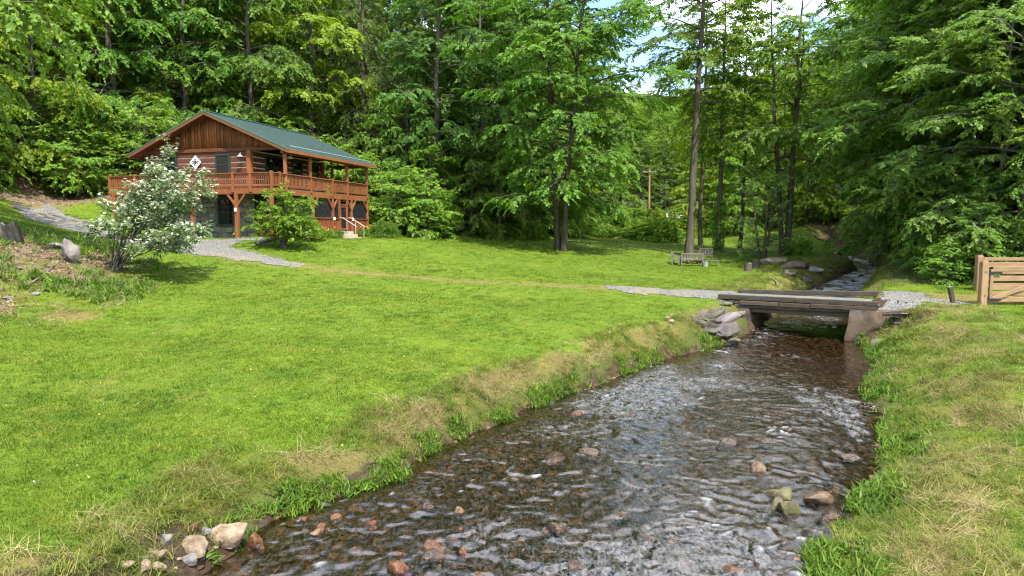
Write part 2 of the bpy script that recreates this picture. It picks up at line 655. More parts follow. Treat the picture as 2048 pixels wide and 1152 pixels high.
def dry_amount(X, Y):
    d, s = drive_d(X, Y)
    n = fbm(X * 0.9, Y * 0.9, 78, 4) - 0.5
    track = sstep(0.35, -0.5, d + 0.25 + 1.1 * n) * 1.1
    edge = sstep(1.3, 0.0, np.abs(d) + 1.2 * n) * 0.45 * (s < 7.2)
    dl, dr = bank_d(X, Y)
    bl = np.exp(-((dl - 0.8) / 0.5) ** 2) * (dl > 0.1) * 0.9
    br = np.exp(-((dr - 2.0) / 1.4) ** 2) * (dr > 0.3) * 0.52
    br = br * (Y < 27)
    far = 0.9 * sstep(3.2, 0.3, dl) * (Y > 32) * (Y < 47)
    leftp = sstep(2.6, 0.4, np.hypot((X + 15.5) / 1.5, (Y - 21.0) / 0.9)) * 0.9
    lb = sstep(0.35, 0.6, fbm(X * 0.5, Y * 0.5, 79, 4)) * 0.25
    return np.clip(np.maximum.reduce([track, edge, bl + n * 0.6, br + n * 0.8, far, leftp + n]) * (0.7 + n) + lb * 0.5, 0, 1)


def litter_amount(X, Y):
    """brown leaf litter and bare wood floor under the trees"""
    n = fbm(X * 0.45, Y * 0.45, 91, 4) - 0.5
    a = sstep(-1.2, 1.2, (-X - 13.9) * 0.8 - np.abs(Y - 24.3 - 0.3 * (-X - 14)) * 0.55 + 5 * n + 0.3) * (Y < 33)             # brushy bank at the left
    a = np.maximum(a, sstep(0, 2.2, (Y - 40) * 0.55 + (-X - 26) * 0.5 + 3 * n) * (X < -15) * sstep(58, 50, Y))
    a = np.maximum(a, sstep(1.0, 0.5, np.hypot((X - 16.3) / 4.4, (Y - 58) / 1.6) + n * 0.8) * 0.9)
    a = np.maximum(a, sstep(1.0, 0.5, np.hypot((X + 19.2) / 1.8, (Y - 25.6) / 1.6) + n * 0.8) * 0.8)
    return np.clip(a, 0, 1) * np.where(Y < 33, 0.55 + 0.5 * sstep(0.42, 0.58, fbm(X * 0.8, Y * 0.8, 97, 3)) - 0.1, 0.85)


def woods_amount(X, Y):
    """dark green-brown wood floor"""
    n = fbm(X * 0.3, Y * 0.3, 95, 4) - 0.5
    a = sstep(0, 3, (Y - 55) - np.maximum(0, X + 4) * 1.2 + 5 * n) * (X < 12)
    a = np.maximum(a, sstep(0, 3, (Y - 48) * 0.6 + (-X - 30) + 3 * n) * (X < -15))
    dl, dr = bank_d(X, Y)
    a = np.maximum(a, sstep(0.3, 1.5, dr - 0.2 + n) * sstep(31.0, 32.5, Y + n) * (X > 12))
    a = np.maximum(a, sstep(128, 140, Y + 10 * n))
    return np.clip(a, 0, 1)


def axis_steps(lo, hi, cuts):
    """spacing that grows outward; cuts = [(limit, step)...]"""
    v = [lo]
    while v[-1] < hi:
        for lim, st in cuts:
            if v[-1] < lim:
                break
        v.append(v[-1] + st)
    return np.array(v)


gx = axis_steps(-420, 420, [(-120, 15), (-45, 4), (-26, 0.8), (-14, 0.3), (20, 0.16), (28, 0.4), (50, 1.5), (130, 5), (1e9, 20)])
gy = axis_steps(-14, 700, [(5, 0.8), (32, 0.16), (46, 0.28), (64, 0.5), (100, 1.5), (180, 5), (1e9, 20)])
GX, GY = np.meshgrid(gx, gy)
GZ = zground(GX, GY)
nx, ny = len(gx), len(gy)
i, j = np.meshgrid(np.arange(nx - 1), np.arange(ny - 1))
k = (j * nx + i).ravel()
GQ = np.stack([k, k + 1, k + nx + 1, k + nx], -1)
DL, DRR = bank_d(GX, GY)
nn = fbm(GX * 2.2, GY * 2.2, 51, 3) - 0.5
wet = np.clip(np.where((DL < 0) & (DRR < 0), 1.0, 0) + sstep(0.22, 0.0, np.minimum(np.abs(DL), np.abs(DRR))), 0, 1)
cut = np.where(DL > 0, sstep(0.55, 0.15, DL + nn * 0.9) * sstep(0.36, 0.5, fbm(GX * 0.9, GY * 0.9, 52, 3)) * np.interp(GY, [6, 8, 13, 14.5, 60], [1, 1, 1.0, 0.6, 0.4]), sstep(0.6, 0.1, DRR + nn) * 0.35)
cut = np.maximum(cut, (DL > -0.2) * sstep(1.15, 0.6, DL + nn * 0.8) * sstep(10.6, 9.6, GY))
cut = np.where((DRR > 0) & (GY > 24.3) & (GY < 27.5) & (DRR < 2.2), 1.0, cut)


def ground_material():
    t = NT('ground_surface')
    p = t.pos()
    dry, lit, dirt, wt = t.attr('dry'), t.attr('litter'), t.attr('dirt'), t.attr('wet')
    nA = t.noise(0.35, p, 5, 0.6)
    nB = t.noise(3.0, p, 6, 0.65)
    nC = t.noise(22, p, 5, 0.7)
    g = t.ramp(nB, [(0.3, (0.054, 0.100, 0.006)), (0.5, (0.082, 0.140, 0.008)), (0.7, (0.115, 0.180, 0.012))])
    g = t.mix(t.math('MULTIPLY', t.ramp(nA, [(0.4, 0.0), (0.65, 1.0)]), 0.5), g, (0.150, 0.190, 0.014))
    g = t.mix(t.ramp(nC, [(0.35, 0.55), (0.6, 0.0)]), g, (0.030, 0.060, 0.005))
    g = t.mix(t.math('MULTIPLY', t.attr('bank'), 0.85), g, t.ramp(nC, [(0.3, (0.022, 0.026, 0.007)), (0.7, (0.085, 0.090, 0.022))]))
    st = t.ramp(nC, [(0.3, (0.07, 0.060, 0.018)), (0.55, (0.16, 0.132, 0.040)), (0.8, (0.26, 0.215, 0.085))])
    dm = t.ramp(t.math('ADD', dry, t.math('MULTIPLY', t.math('SUBTRACT', nC, 0.5), 0.6)), [(0.28, 0.0), (0.72, 1.0)])
    st = t.mix(t.math('MULTIPLY', t.attr('bank'), 0.55), st, (0.075, 0.066, 0.024))
    c = t.mix(dm, g, st)
    lt = t.ramp(t.noise(14, p, 6, 0.75), [(0.3, (0.050, 0.036, 0.020)), (0.47, (0.12, 0.085, 0.050)), (0.6, (0.22, 0.165, 0.105)), (0.7, (0.08, 0.105, 0.02))])
    c = t.mix(t.ramp(t.math('ADD', lit, t.math('MULTIPLY', t.math('SUBTRACT', nB, 0.5), 0.7)), [(0.3, 0.0), (0.6, 1.0)]), c, lt)
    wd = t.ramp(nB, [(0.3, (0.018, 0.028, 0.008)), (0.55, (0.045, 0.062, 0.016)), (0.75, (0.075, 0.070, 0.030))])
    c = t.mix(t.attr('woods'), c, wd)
    so = t.ramp(nC, [(0.3, (0.016, 0.011, 0.007)), (0.7, (0.075, 0.052, 0.032))])
    c = t.mix(t.ramp(t.math('ADD', dirt, t.math('MULTIPLY', t.math('SUBTRACT', nB, 0.5), 0.6)), [(0.35, 0.0), (0.6, 1.0)]), c, so)
    vo = t.new('ShaderNodeTexVoronoi')
    vo.inputs['Scale'].default_value = 6.5
    t.link(p, vo.inputs['Vector'])
    bc = t.ramp(t.noise(5, p, 5, 0.7), [(0.3, (0.030, 0.024, 0.017)), (0.5, (0.072, 0.058, 0.040)), (0.7, (0.13, 0.105, 0.075))])
    sepc = t.new('ShaderNodeSeparateColor')
    t.link(vo.outputs['Color'], sepc.inputs[0])
    bc = t.mix(t.math('MULTIPLY', sepc.outputs[0], 0.6), bc, (0.13, 0.085, 0.05))
    bc = t.mix(t.ramp(vo.outputs['Distance'], [(0.0, 0.0), (0.75, 1.0)]), bc, (0.035, 0.02, 0.01))
    c = t.mix(wt, c, bc)
    t.col(c)
    t.bump(t.math('ADD', t.math('MULTIPLY', nB, 0.5), nC), 0.7, 0.06)
    return t.set(0.9, 0.15)


gm = ground_material()
M['ground_surface'] = gm
gme = np_mesh('ground', np.stack([GX, GY, GZ], -1), GQ, gm, True,
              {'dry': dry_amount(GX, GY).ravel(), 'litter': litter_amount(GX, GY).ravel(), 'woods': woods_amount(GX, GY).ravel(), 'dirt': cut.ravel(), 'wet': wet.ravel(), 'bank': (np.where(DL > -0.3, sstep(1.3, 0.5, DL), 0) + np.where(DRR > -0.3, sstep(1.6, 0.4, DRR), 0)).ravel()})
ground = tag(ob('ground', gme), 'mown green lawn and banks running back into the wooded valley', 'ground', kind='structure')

# ------------------------------------------------------------------ driveway sheet (gravel) laid over the ground
dx = np.arange(-36, 22, 0.2)
dy = np.arange(25, 48, 0.2)
DX, DY = np.meshgrid(dx, dy)
GA = gravel_amount(DX, DY)
bl_ = (DX - BR_A[0]) * BR_U[0] + (DY - BR_A[1]) * BR_U[1]
bn_ = (DX - BR_A[0]) * BR_N[0] + (DY - BR_A[1]) * BR_N[1]
onbr = (bl_ > 0.1) & (bl_ < BR_L - 0.1) & (bn_ > -1) & (bn_ < 5)
DZ = zground(DX, DY) + 0.012 + 0.03 * (GA - 0.3)
keep = (GA > 0.3) & ~onbr
nx, ny = len(dx), len(dy)
i, j = np.meshgrid(np.arange(nx - 1), np.arange(ny - 1))
k = (j * nx + i)
kf = keep[:-1, :-1] & keep[1:, :-1] & keep[:-1, 1:] & keep[1:, 1:]
DQ = np.stack([k, k + 1, k + nx + 1, k + nx], -1)[kf]
used, inv = np.unique(DQ, return_inverse=True)
t = NT('gravel')
p = t.pos()
vo = t.new('ShaderNodeTexVoronoi')
vo.inputs['Scale'].default_value = 26
t.link(p, vo.inputs['Vector'])
sp = t.new('ShaderNodeSeparateColor')
t.link(vo.outputs['Color'], sp.inputs[0])
c = t.ramp(sp.outputs[0], [(0.0, (0.066, 0.065, 0.063)), (0.5, (0.130, 0.127, 0.123)), (1.0, (0.21, 0.206, 0.20))])
c = t.mix(t.ramp(t.noise(0.9, p, 5, 0.65), [(0.45, 0.0), (0.7, 0.75)]), c, (0.20, 0.17, 0.10))
c = t.mix(t.ramp(t.noise(2.6, p, 5, 0.7), [(0.55, 0.0), (0.72, 0.7)]), c, (0.15, 0.16, 0.05))
t.col(c)
t.bump(vo.outputs['Distance'], 0.8, 0.03)
M['gravel'] = t.set(0.9, 0.2)
dme = np_mesh('driveway', np.stack([DX, DY, DZ], -1).reshape(-1, 3)[used], inv.reshape(-1, 4), M['gravel'], True)
tag(ob('driveway', dme), 'grey gravel driveway curving past the cabin and over the bridge', 'driveway', kind='structure')

# ------------------------------------------------------------------ stream water
def build_water(y0, y1, st, amp):
    xs = np.arange(edgeL(np.linspace(y0, y1, 60)).min() - 0.6, edgeR(np.linspace(y0, y1, 60)).max() + 0.6, st)
    ys = np.arange(y0, y1 + st / 2, st)
    X, Y = np.meshgrid(xs, ys)
    dl, dr = bank_d(X, Y)
    m = (dl < 0.35) & (dr < 0.35)
    fl = np.array([0.55, 0.83])
    a = X * fl[0] + Y * fl[1]
    b = X * fl[1] - Y * fl[0]
    wx = (fbm(a * 0.9, b * 0.9, 61, 3) - 0.5)
    wy = (fbm(a * 0.9, b * 0.9, 62, 3) - 0.5)
    a2, b2 = a + wx * 1.1 + 0.25 * (vnoise(a * 3.3, b * 3.3, 71) - 0.5), b + wy * 1.1 + 0.3 * (vnoise(a * 3.1, b * 3.1, 72) - 0.5)

    def ridge(s, sd):
        n = vnoise(a2 * s * 1.15, b2 * s * 0.82, sd)
        return 1 - np.sqrt((2 * n - 1) ** 2 + 0.012)
    rough = 0.5 + 0.8 * sstep(0.38, 0.62, fbm(X * 0.33, Y * 0.33, 63, 3))
    pool = sstep(17.5, 22, Y) * sstep(1.0, 4.5, X - np.interp(Y, [16, 20, 24, 30], [5, 5.5, 6.5, 8.5])) * sstep(31, 27, Y)
    rough = rough * (1 - 0.72 * pool)
    calm = sstep(0.0, 0.7, np.minimum(-dl, -dr))
    h = ridge(3.0, 1) * 0.050 + ridge(5.9, 2) * 0.037 + ridge(9.5, 3) * 0.016 + 0.03 * (fbm(a * 1.1, b * 0.8, 9, 3) - 0.5)
    Z = zw(Y) - 0.03 + amp * (h - 0.056) * rough * (0.35 + 0.65 * calm)
    foam0 = sstep(34, 40, Y) * 1.0 * sstep(0.3, 0.55, fbm(X * 1.6, Y * 1.6, 68, 3))
    riffle = rough * (1 - pool) * calm
    foam = sstep(0.86, 1.04, h / 0.096 + 0.25 * (fbm(X * 5, Y * 5, 67, 3) - 0.5)) * sstep(0.50, 0.68, fbm(X * 0.8, Y * 0.8, 64, 3)) * (1 - pool)
    foam = np.maximum(foam, foam0)
    i, j = np.meshgrid(np.arange(len(xs) - 1), np.arange(len(ys) - 1))
    k = j * len(xs) + i
    kf = m[:-1, :-1] & m[1:, :-1] & m[:-1, 1:] & m[1:, 1:]
    q = np.stack([k, k + 1, k + len(xs) + 1, k + len(xs)], -1)[kf]
    u, inv = np.unique(q, return_inverse=True)
    return np.stack([X, Y, Z], -1).reshape(-1, 3)[u], inv.reshape(-1, 4), foam.ravel()[u], riffle.ravel()[u]


t = NT('stream_water')
p = t.pos()
n1 = t.noise(9, p, 5, 0.62, (1.0, 0.8, 1))
t.n.remove(t.bsdf)
gl = t.new('ShaderNodeBsdfGlossy', Roughness=0.05)
gl.inputs['Color'].default_value = (1, 1, 1, 1)
tr = t.new('ShaderNodeBsdfTransparent')
tr.inputs['Color'].default_value = (0.58, 0.51, 0.41, 1)
fr = t.new('ShaderNodeFresnel', IOR=1.65)
bp = t.new('ShaderNodeBump')
bp.inputs['Strength'].default_value = 0.22
bp.inputs['Distance'].default_value = 0.03
t.link(n1, bp.inputs['Height'])
t.link(bp.outputs['Normal'], gl.inputs['Normal'])
t.link(bp.outputs['Normal'], fr.inputs['Normal'])
mx = t.new('ShaderNodeMixShader')
t.link(fr.outputs[0], mx.inputs[0])
t.link(tr.outputs[0], mx.inputs[1])
t.link(gl.outputs[0], mx.inputs[2])
df = t.new('ShaderNodeBsdfDiffuse')
df.inputs['Color'].default_value = (0.42, 0.43, 0.44, 1)
m2 = t.new('ShaderNodeMixShader')
rot = t.new('ShaderNodeMapping')
rot.inputs['Rotation'].default_value = (0, 0, R(33))
rot.inputs['Scale'].default_value = (1.0, 0.45, 1.0)
t.link(p, rot.inputs['Vector'])
wob = t.new('ShaderNodeTexNoise')
wob.inputs['Scale'].default_value = 10.5
wob.inputs['Detail'].default_value = 5
wob.inputs['Roughness'].default_value = 0.6
wob.inputs['Distortion'].default_value = 1.6
t.link(rot.outputs['Vector'], wob.inputs['Vector'])
streak = t.ramp(t.math('ADD', wob.outputs['Fac'], t.math('MULTIPLY', t.attr('riffle'), 0.06)), [(0.50, 0.0), (0.84, 0.20)])
fsum = t.math('ADD', t.math('MULTIPLY', t.attr('foam'), 0.6), t.math('MULTIPLY', streak, t.attr('riffle')), True)
t.link(fsum, m2.inputs[0])
t.link(mx.outputs[0], m2.inputs[1])
t.link(df.outputs[0], m2.inputs[2])
t.link(m2.outputs[0], t.out.inputs['Surface'])
M['stream_water'] = t.m
Vw, Qw, Fw, Rw = build_water(5.0, 33.0, 0.055, 1.0)
Vu, Qu, Fu, Ru = build_water(33.0, 75.0, 0.2, 1.6)
wme = np_mesh('stream_water', np.concatenate([Vw, Vu]), np.concatenate([Qw, Qu + len(Vw)]), M['stream_water'], True, {'foam': np.concatenate([Fw, Fu]), 'riffle': np.concatenate([Rw, Ru])})
tag(ob('stream_water', wme), 'shallow rippling brown creek running under the bridge to the foreground', 'stream', kind='structure')
# ------------------------------------------------------------------ trees
def nrm(v):
    return v / (np.linalg.norm(v, axis=-1, keepdims=True) + 1e-9)


def path(rng, p, d, L, n, droop=0.0, wob=0.12, lift=0.0):
    pts = [np.array(p, float)]
    d = nrm(np.array(d, float))
    for k in range(n):
        d = nrm(d + rng.normal(0, wob, 3) + np.array([0, 0, (lift - droop) / n]))
        pts.append(pts[-1] + d * (L / n))
    return np.array(pts)


def at_path(pts, u):
    x = u * (len(pts) - 1)
    k = min(int(x), len(pts) - 2)
    f = x - k
    return pts[k] * (1 - f) + pts[k + 1] * f, nrm(pts[k + 1] - pts[k])


def leaves(rng, O, D, Lt, K, ll, lw, droop=0.35, tilt=0.45, tone0=None, sag=0.35, outb=0.7):
    """leaf quads set alternately along twigs: O origins, D directions, Lt lengths"""
    m = len(O)
    t = (0.12 + 0.88 * (np.arange(K) + 0.5) / K)[None, :, None]
    up = np.array([0, 0, 1.0])
    S = nrm(np.cross(D, up) + rng.normal(0, 0.15, D.shape))
    B = O[:, None] + D[:, None] * (Lt[:, None, None] * t) - up * (sag * Lt[:, None, None] * t * t)
    side = np.where(np.arange(K) % 2 == 0, 1.0, -1.0)[None, :, None]
    dirs = nrm(D[:, None] * (0.45 + 0.4 * t) + S[:, None] * side * (0.9 - 0.35 * t) + rng.normal(0, 0.3, (m, K, 3)) - up * droop)
    Dh = D * np.array([1, 1, 0.0])
    N = nrm(up * 0.8 + Dh[:, None] * outb + rng.normal(0, tilt, (m, K, 3)))
    W = nrm(np.cross(dirs, N))
    N = np.cross(W, dirs)
    l = ll * rng.uniform(0.65, 1.25, (m, K, 1))
    w = lw * rng.uniform(0.7, 1.2, (m, K, 1)) * 0.5
    mid = B + dirs * l * 0.45
    fold = -0.22
    V = np.stack([B, mid + W * w + N * w * fold * -1, B + dirs * l - N * l * 0.12, mid - W * w + N * w * fold * -1], 2).reshape(-1, 3)
    n = m * K
    Q = np.arange(n * 4).reshape(n, 4)
    tn = (tone0 if tone0 is not None else rng.normal(0.5, 0.17, m))[:, None] + rng.normal(0, 0.14, (m, K))
    return V, Q, np.repeat(np.clip(tn, 0, 1).ravel(), 4)


PROFILES = {
    'round': lambda h: np.sqrt(np.clip(1 - ((h - 0.38) / 0.66) ** 2, 0.05, 1)),
    'tall': lambda h: np.sqrt(np.clip(1 - ((h - 0.45) / 0.60) ** 2, 0.10, 1)),
    'cone': lambda h: (1 - h) * 0.95 + 0.07,
    'skirt': lambda h: np.sqrt(np.clip(1 - ((h - 0.22) / 0.82) ** 2, 0.06, 1)),
}


def make_tree(name, seed, H, cb, Rc, mat, bark, prof='round', n1=34, n2=7, K=14, ll=0.235, lw=0.14, twig=0.75, r0=None, elev=(0.15, 0.95), droop=0.5,
              lean=(0, 0), stems=1, spread=0.0, tilt=0.45, sag=0.35, tw_step=0.225, ldroop=0.35, sec=0.42, wob=0.04, outb=0.75):
    rng = np.random.default_rng(seed)
    r0 = r0 or H * 0.013
    wood = Acc()
    O, D, T, TN = [], [], [], []
    for s in range(stems):
        a = 2 * np.pi * s / stems + rng.uniform(0, 1)
        off = np.array([math.cos(a), math.sin(a), 0]) * (r0 * 1.1 if stems > 1 else 0)
        Hs = H * (1 if s == 0 else rng.uniform(0.78, 0.95))
        ls = np.array([lean[0] + math.cos(a) * spread, lean[1] + math.sin(a) * spread, 0])
        n = 14
        hs = np.linspace(0, 1, n)
        pts = off[None] + np.stack([ls[0] * hs ** 1.1 * Hs, ls[1] * hs ** 1.1 * Hs, hs * Hs - 0.25], -1)
        pts[1:, :2] += np.cumsum(rng.normal(0, wob * Hs / n, (n - 1, 2)), 0)
        rs = r0 * (1 - hs) ** 0.75 * (1 if stems == 1 else 0.8) + 0.02
        rs[0] *= 1.35
        wood.tube(pts, rs, 9)
        for b in range(n1 // stems if stems > 1 else n1):
            nb = n1 // stems if stems > 1 else n1
            f = cb + (0.985 - cb) * ((b + rng.uniform(0, 1)) / nb)
            h = (f - cb) / (1 - cb)
            p0, td = at_path(pts, f)
            az = b * 2.399 + rng.uniform(-0.5, 0.5) + seed
            L = Rc * PROFILES[prof](h) * rng.uniform(0.72, 1.15)
            el = elev[0] + (elev[1] - elev[0]) * h + rng.normal(0, 0.12)
            d = np.array([math.cos(az) * math.cos(el), math.sin(az) * math.cos(el), math.sin(el)])
            pp = path(rng, p0, d, L, 7, droop, 0.09)
            rb = max(0.022, r0 * (1 - f) ** 0.75 * 0.42 + 0.012)
            wood.tube(pp, np.linspace(rb, 0.010, 8), 5)
            tb = rng.normal(0.5, 0.12)
            for q in range(n2):
                u = 0.22 + 0.78 * (q + rng.uniform(0, 1)) / n2
                sp0, sd = at_path(pp, u)
                sidev = nrm(np.cross(sd, [0, 0, 1.0])) * (1 if q % 2 else -1)
                d2 = sd * 0.75 + sidev * rng.uniform(0.4, 1.0) + np.array([0, 0, rng.normal(0.05, 0.2)])
                L2 = (L * sec * (1.15 - 0.6 * u) + 0.35) * rng.uniform(0.7, 1.2)
                s2 = path(rng, sp0, d2, L2, 4, droop * 0.8, 0.12)
                wood.tube(s2, np.linspace(rb * 0.35 + 0.004, 0.005, 5), 3)
                ns = max(2, int(L2 / tw_step))
                for w in range(ns):
                    uu = 0.15 + 0.85 * (w + rng.uniform(0, 1)) / ns
                    tp, tdv = at_path(s2, uu)
                    tsd = nrm(np.cross(tdv, [0, 0, 1.0])) * (1 if w % 2 else -1)
                    O.append(tp)
                    D.append(nrm(tdv * 0.7 + tsd * rng.uniform(0.2, 0.9) + rng.normal(0, 0.15, 3)))
                    T.append(twig * rng.uniform(0.6, 1.2))
                    TN.append(tb + rng.normal(0, 0.1))
    O, D, T, TN = np.array(O), np.array(D), np.array(T), np.array(TN)
    V, Q, tone = leaves(rng, O, D, T, K, ll, lw, ldroop, tilt, TN, sag, outb)
    return wood.mesh(name + '_trunk', M[bark]), np_mesh(name + '_crown', V, Q, M[mat], False, {'tone': tone})


TREES = {}


def variant(key, **kw):
    TREES[key] = make_tree(key, **kw)


variant('maple_a', seed=11, H=22, cb=0.22, Rc=5.4, mat='leaf_maple', bark='bark', prof='round', n1=36, n2=8)
variant('maple_b', seed=12, H=24, cb=0.30, Rc=4.8, mat='leaf_blue', bark='bark', prof='tall', n1=38, n2=7, droop=0.7)
variant('lime_a', seed=13, H=20, cb=0.12, Rc=5.2, mat='leaf_lime', bark='bark', prof='skirt', n1=38, n2=8)
variant('edge_a', seed=14, H=17, cb=0.05, Rc=5.0, mat='leaf_maple', bark='bark', prof='skirt', n1=40, n2=8, droop=0.75, sag=0.5)
variant('edge_b', seed=15, H=14, cb=0.04, Rc=4.6, mat='leaf_lime', bark='bark', prof='skirt', n1=36, n2=8, droop=0.8, sag=0.5)
variant('beech_a', seed=16, H=20, cb=0.06, Rc=6.6, mat='leaf_beech', bark='bark_pale', prof='skirt', n1=44, n2=9, K=14, ll=0.24, lw=0.14, elev=(0.0, 0.75), droop=0.45, tilt=0.45, sag=0.25, twig=0.85)
variant('beech_b', seed=17, H=17, cb=0.05, Rc=6.0, mat='leaf_beech', bark='bark_pale', prof='skirt', n1=42, n2=9, K=14, ll=0.235, lw=0.135, elev=(-0.05, 0.7), droop=0.5, tilt=0.45, sag=0.3, twig=0.85)
variant('beech_hi', seed=36, H=21, cb=0.22, Rc=6.6, mat='leaf_beech', bark='bark_pale', prof='skirt', n1=44, n2=9, K=14, ll=0.24, lw=0.14, elev=(0.05, 0.75), droop=0.45, tilt=0.45, sag=0.25, twig=0.85)
variant('hemlock', seed=18, H=24, cb=0.08, Rc=4.6, mat='needle', bark='bark_dark', prof='cone', n1=60, n2=9, K=16, ll=0.26, lw=0.055, elev=(-0.15, 0.35), droop=0.55, tilt=0.3, sag=0.45, twig=0.7, tw_step=0.30)
variant('pine', seed=19, H=19, cb=0.12, Rc=4.0, mat='needle', bark='bark_dark', prof='cone', n1=48, n2=7, K=16, ll=0.34, lw=0.07, elev=(0.05, 0.6), droop=0.1, tilt=0.6, sag=0.0, twig=0.6)
variant('slim_a', seed=20, H=21, cb=0.38, Rc=3.2, mat='leaf_lime', bark='bark', prof='tall', n1=26, n2=6, K=10, r0=0.16)
variant('slim_b', seed=21, H=17, cb=0.30, Rc=3.2, mat='leaf_maple', bark='bark_dark', prof='tall', n1=26, n2=6, K=10, r0=0.14, wob=0.06)


def place(key, name, X, Y, label, group=None, sc=1.0, rz=None, z=None, cat='tree', dz=0.0):
    z = zg(X, Y) if z is None else z
    r = empty(name, (X, Y, z + dz), random.uniform(0, 6.28) if rz is None else rz)
    r.scale = (sc, sc, sc * random.uniform(0.94, 1.06))
    tr, cr = TREES[key]
    ob('trunk', tr, r)
    ob('crown', cr, r)
    tag(r, label, cat, group)
    r['look'] = key
    return r


random.seed(4)
# --- lone trees on the lawn
TREES['lawn_maple'] = make_tree('lawn_maple', seed=31, H=27, cb=0.15, Rc=6.0, mat='leaf_maple', bark='bark_dark', prof='tall', n1=88, n2=8, K=13, stems=2, spread=0.035, r0=0.25, elev=(0.1, 1.0), droop=0.6, ll=0.21)
p = on_ground(1122, 50)
place('lawn_maple', 'maple_tree', p[0], p[1], 'tall twin-trunked tree standing alone in the middle of the lawn', sc=1.0, rz=R(80))
TREES['leaning'] = make_tree('leaning', seed=32, H=29, cb=0.42, Rc=5.2, mat='leaf_maple', bark='bark', prof='tall', n1=42, n2=7, K=12, r0=0.29, lean=(0.036, 0.0), elev=(0.1, 0.9), ll=0.205, wob=0.02)
p = on_ground(1378, 53)
place('leaning', 'leaning_tree', p[0], p[1], 'tall slightly leaning tree with bare lower trunk rising behind the benches', rz=0)
p = on_ground(1402, 66)
place('slim_a', 'slender_tree', p[0], p[1], 'slim straight tree just right of the leaning tree, farther back', sc=1.15)
TREES['ivy'] = make_tree('ivy', seed=33, H=22, cb=0.40, Rc=4.0, mat='leaf_lime', bark='bark', prof='tall', n1=30, n2=6, K=11, r0=0.2, lean=(0.01, 0), wob=0.03)
p = on_ground(1436, 57)
iv = place('ivy', 'ivy_clad_tree', p[0], p[1], 'slim tree with ivy climbing its lower trunk in the mulch bed', rz=0)
rng = np.random.default_rng(5)
n = 420
a = rng.uniform(0, 6.28, n)
h = rng.uniform(0.1, 4.2, n)
O = np.stack([np.cos(a) * 0.22 + 0.01 * h, np.sin(a) * 0.22, h], -1)
Dv = nrm(np.stack([np.cos(a), np.sin(a), rng.normal(0, 0.5, n)], -1))
V, Q, tn = leaves(rng, O, Dv, np.full(n, 0.25), 3, 0.17, 0.13, 0.2, 0.9)
ob('ivy', np_mesh('ivy_leaves', V, Q, M['leaf_shrub'], False, {'tone': tn}), iv)
p = on_ground(1478, 58)
place('slim_b', 'slender_tree', p[0], p[1], 'thin tree at the right end of the mulch bed', sc=1.05, rz=1.0)
TREES['multi'] = make_tree('multi', seed=34, H=20, cb=0.35, Rc=4.2, mat='leaf_maple', bark='bark_dark', prof='tall', n1=36, n2=6, stems=3, spread=0.06, r0=0.22)
p = on_ground(1572, 52)
place('multi', 'clump_tree', p[0], p[1], 'dark three-stemmed tree on the far stream bank by the rocks', rz=0.4)
TREES['scrub'] = make_tree('scrub', seed=35, H=6.2, cb=0.12, Rc=2.2, mat='needle', bark='bark_dark', prof='round', n1=22, n2=5, K=7, stems=3, spread=0.16, r0=0.10, ll=0.16, lw=0.05, droop=0.1, twig=0.5)
p = on_ground(1527, 48)
place('scrub', 'scrub_tree', p[0], p[1], 'small sparse crooked tree between the ivy-clad and three-stemmed trees', rz=0)
p = on_ground(1047, 66)
place('maple_a', 'maple_tree', p[0], p[1], 'dark-trunked tree at the wood edge left of the twin-trunked tree', sc=1.05)
p = on_ground(1200, 92)
place('lime_a', 'roadside_tree', p[0], p[1], 'rounded bright green tree left of the utility pole', sc=0.78)

LB = 'leafy tree in the dense woods on the hillside behind the cabin'
GB = 'trees of the hillside wood behind the cabin'
LL = 'leafy tree of the wood edge left of the cabin'
GL = 'trees of the wood edge left of the cabin'
LR = 'layered broadleaf tree in the dark mass across the stream'
GR = 'trees across the stream'
LF = 'distant tree on the wooded hill at the end of the valley'
GF = 'trees of the far hill'
LC = 'leafy tree in the woods between the cabin and the lawn tree'
GC = 'trees in the woods between cabin and lawn tree'
LM = 'tree of the mixed woods behind the lawn around the utility pole'
GM_ = 'trees behind the lawn right of the pole'

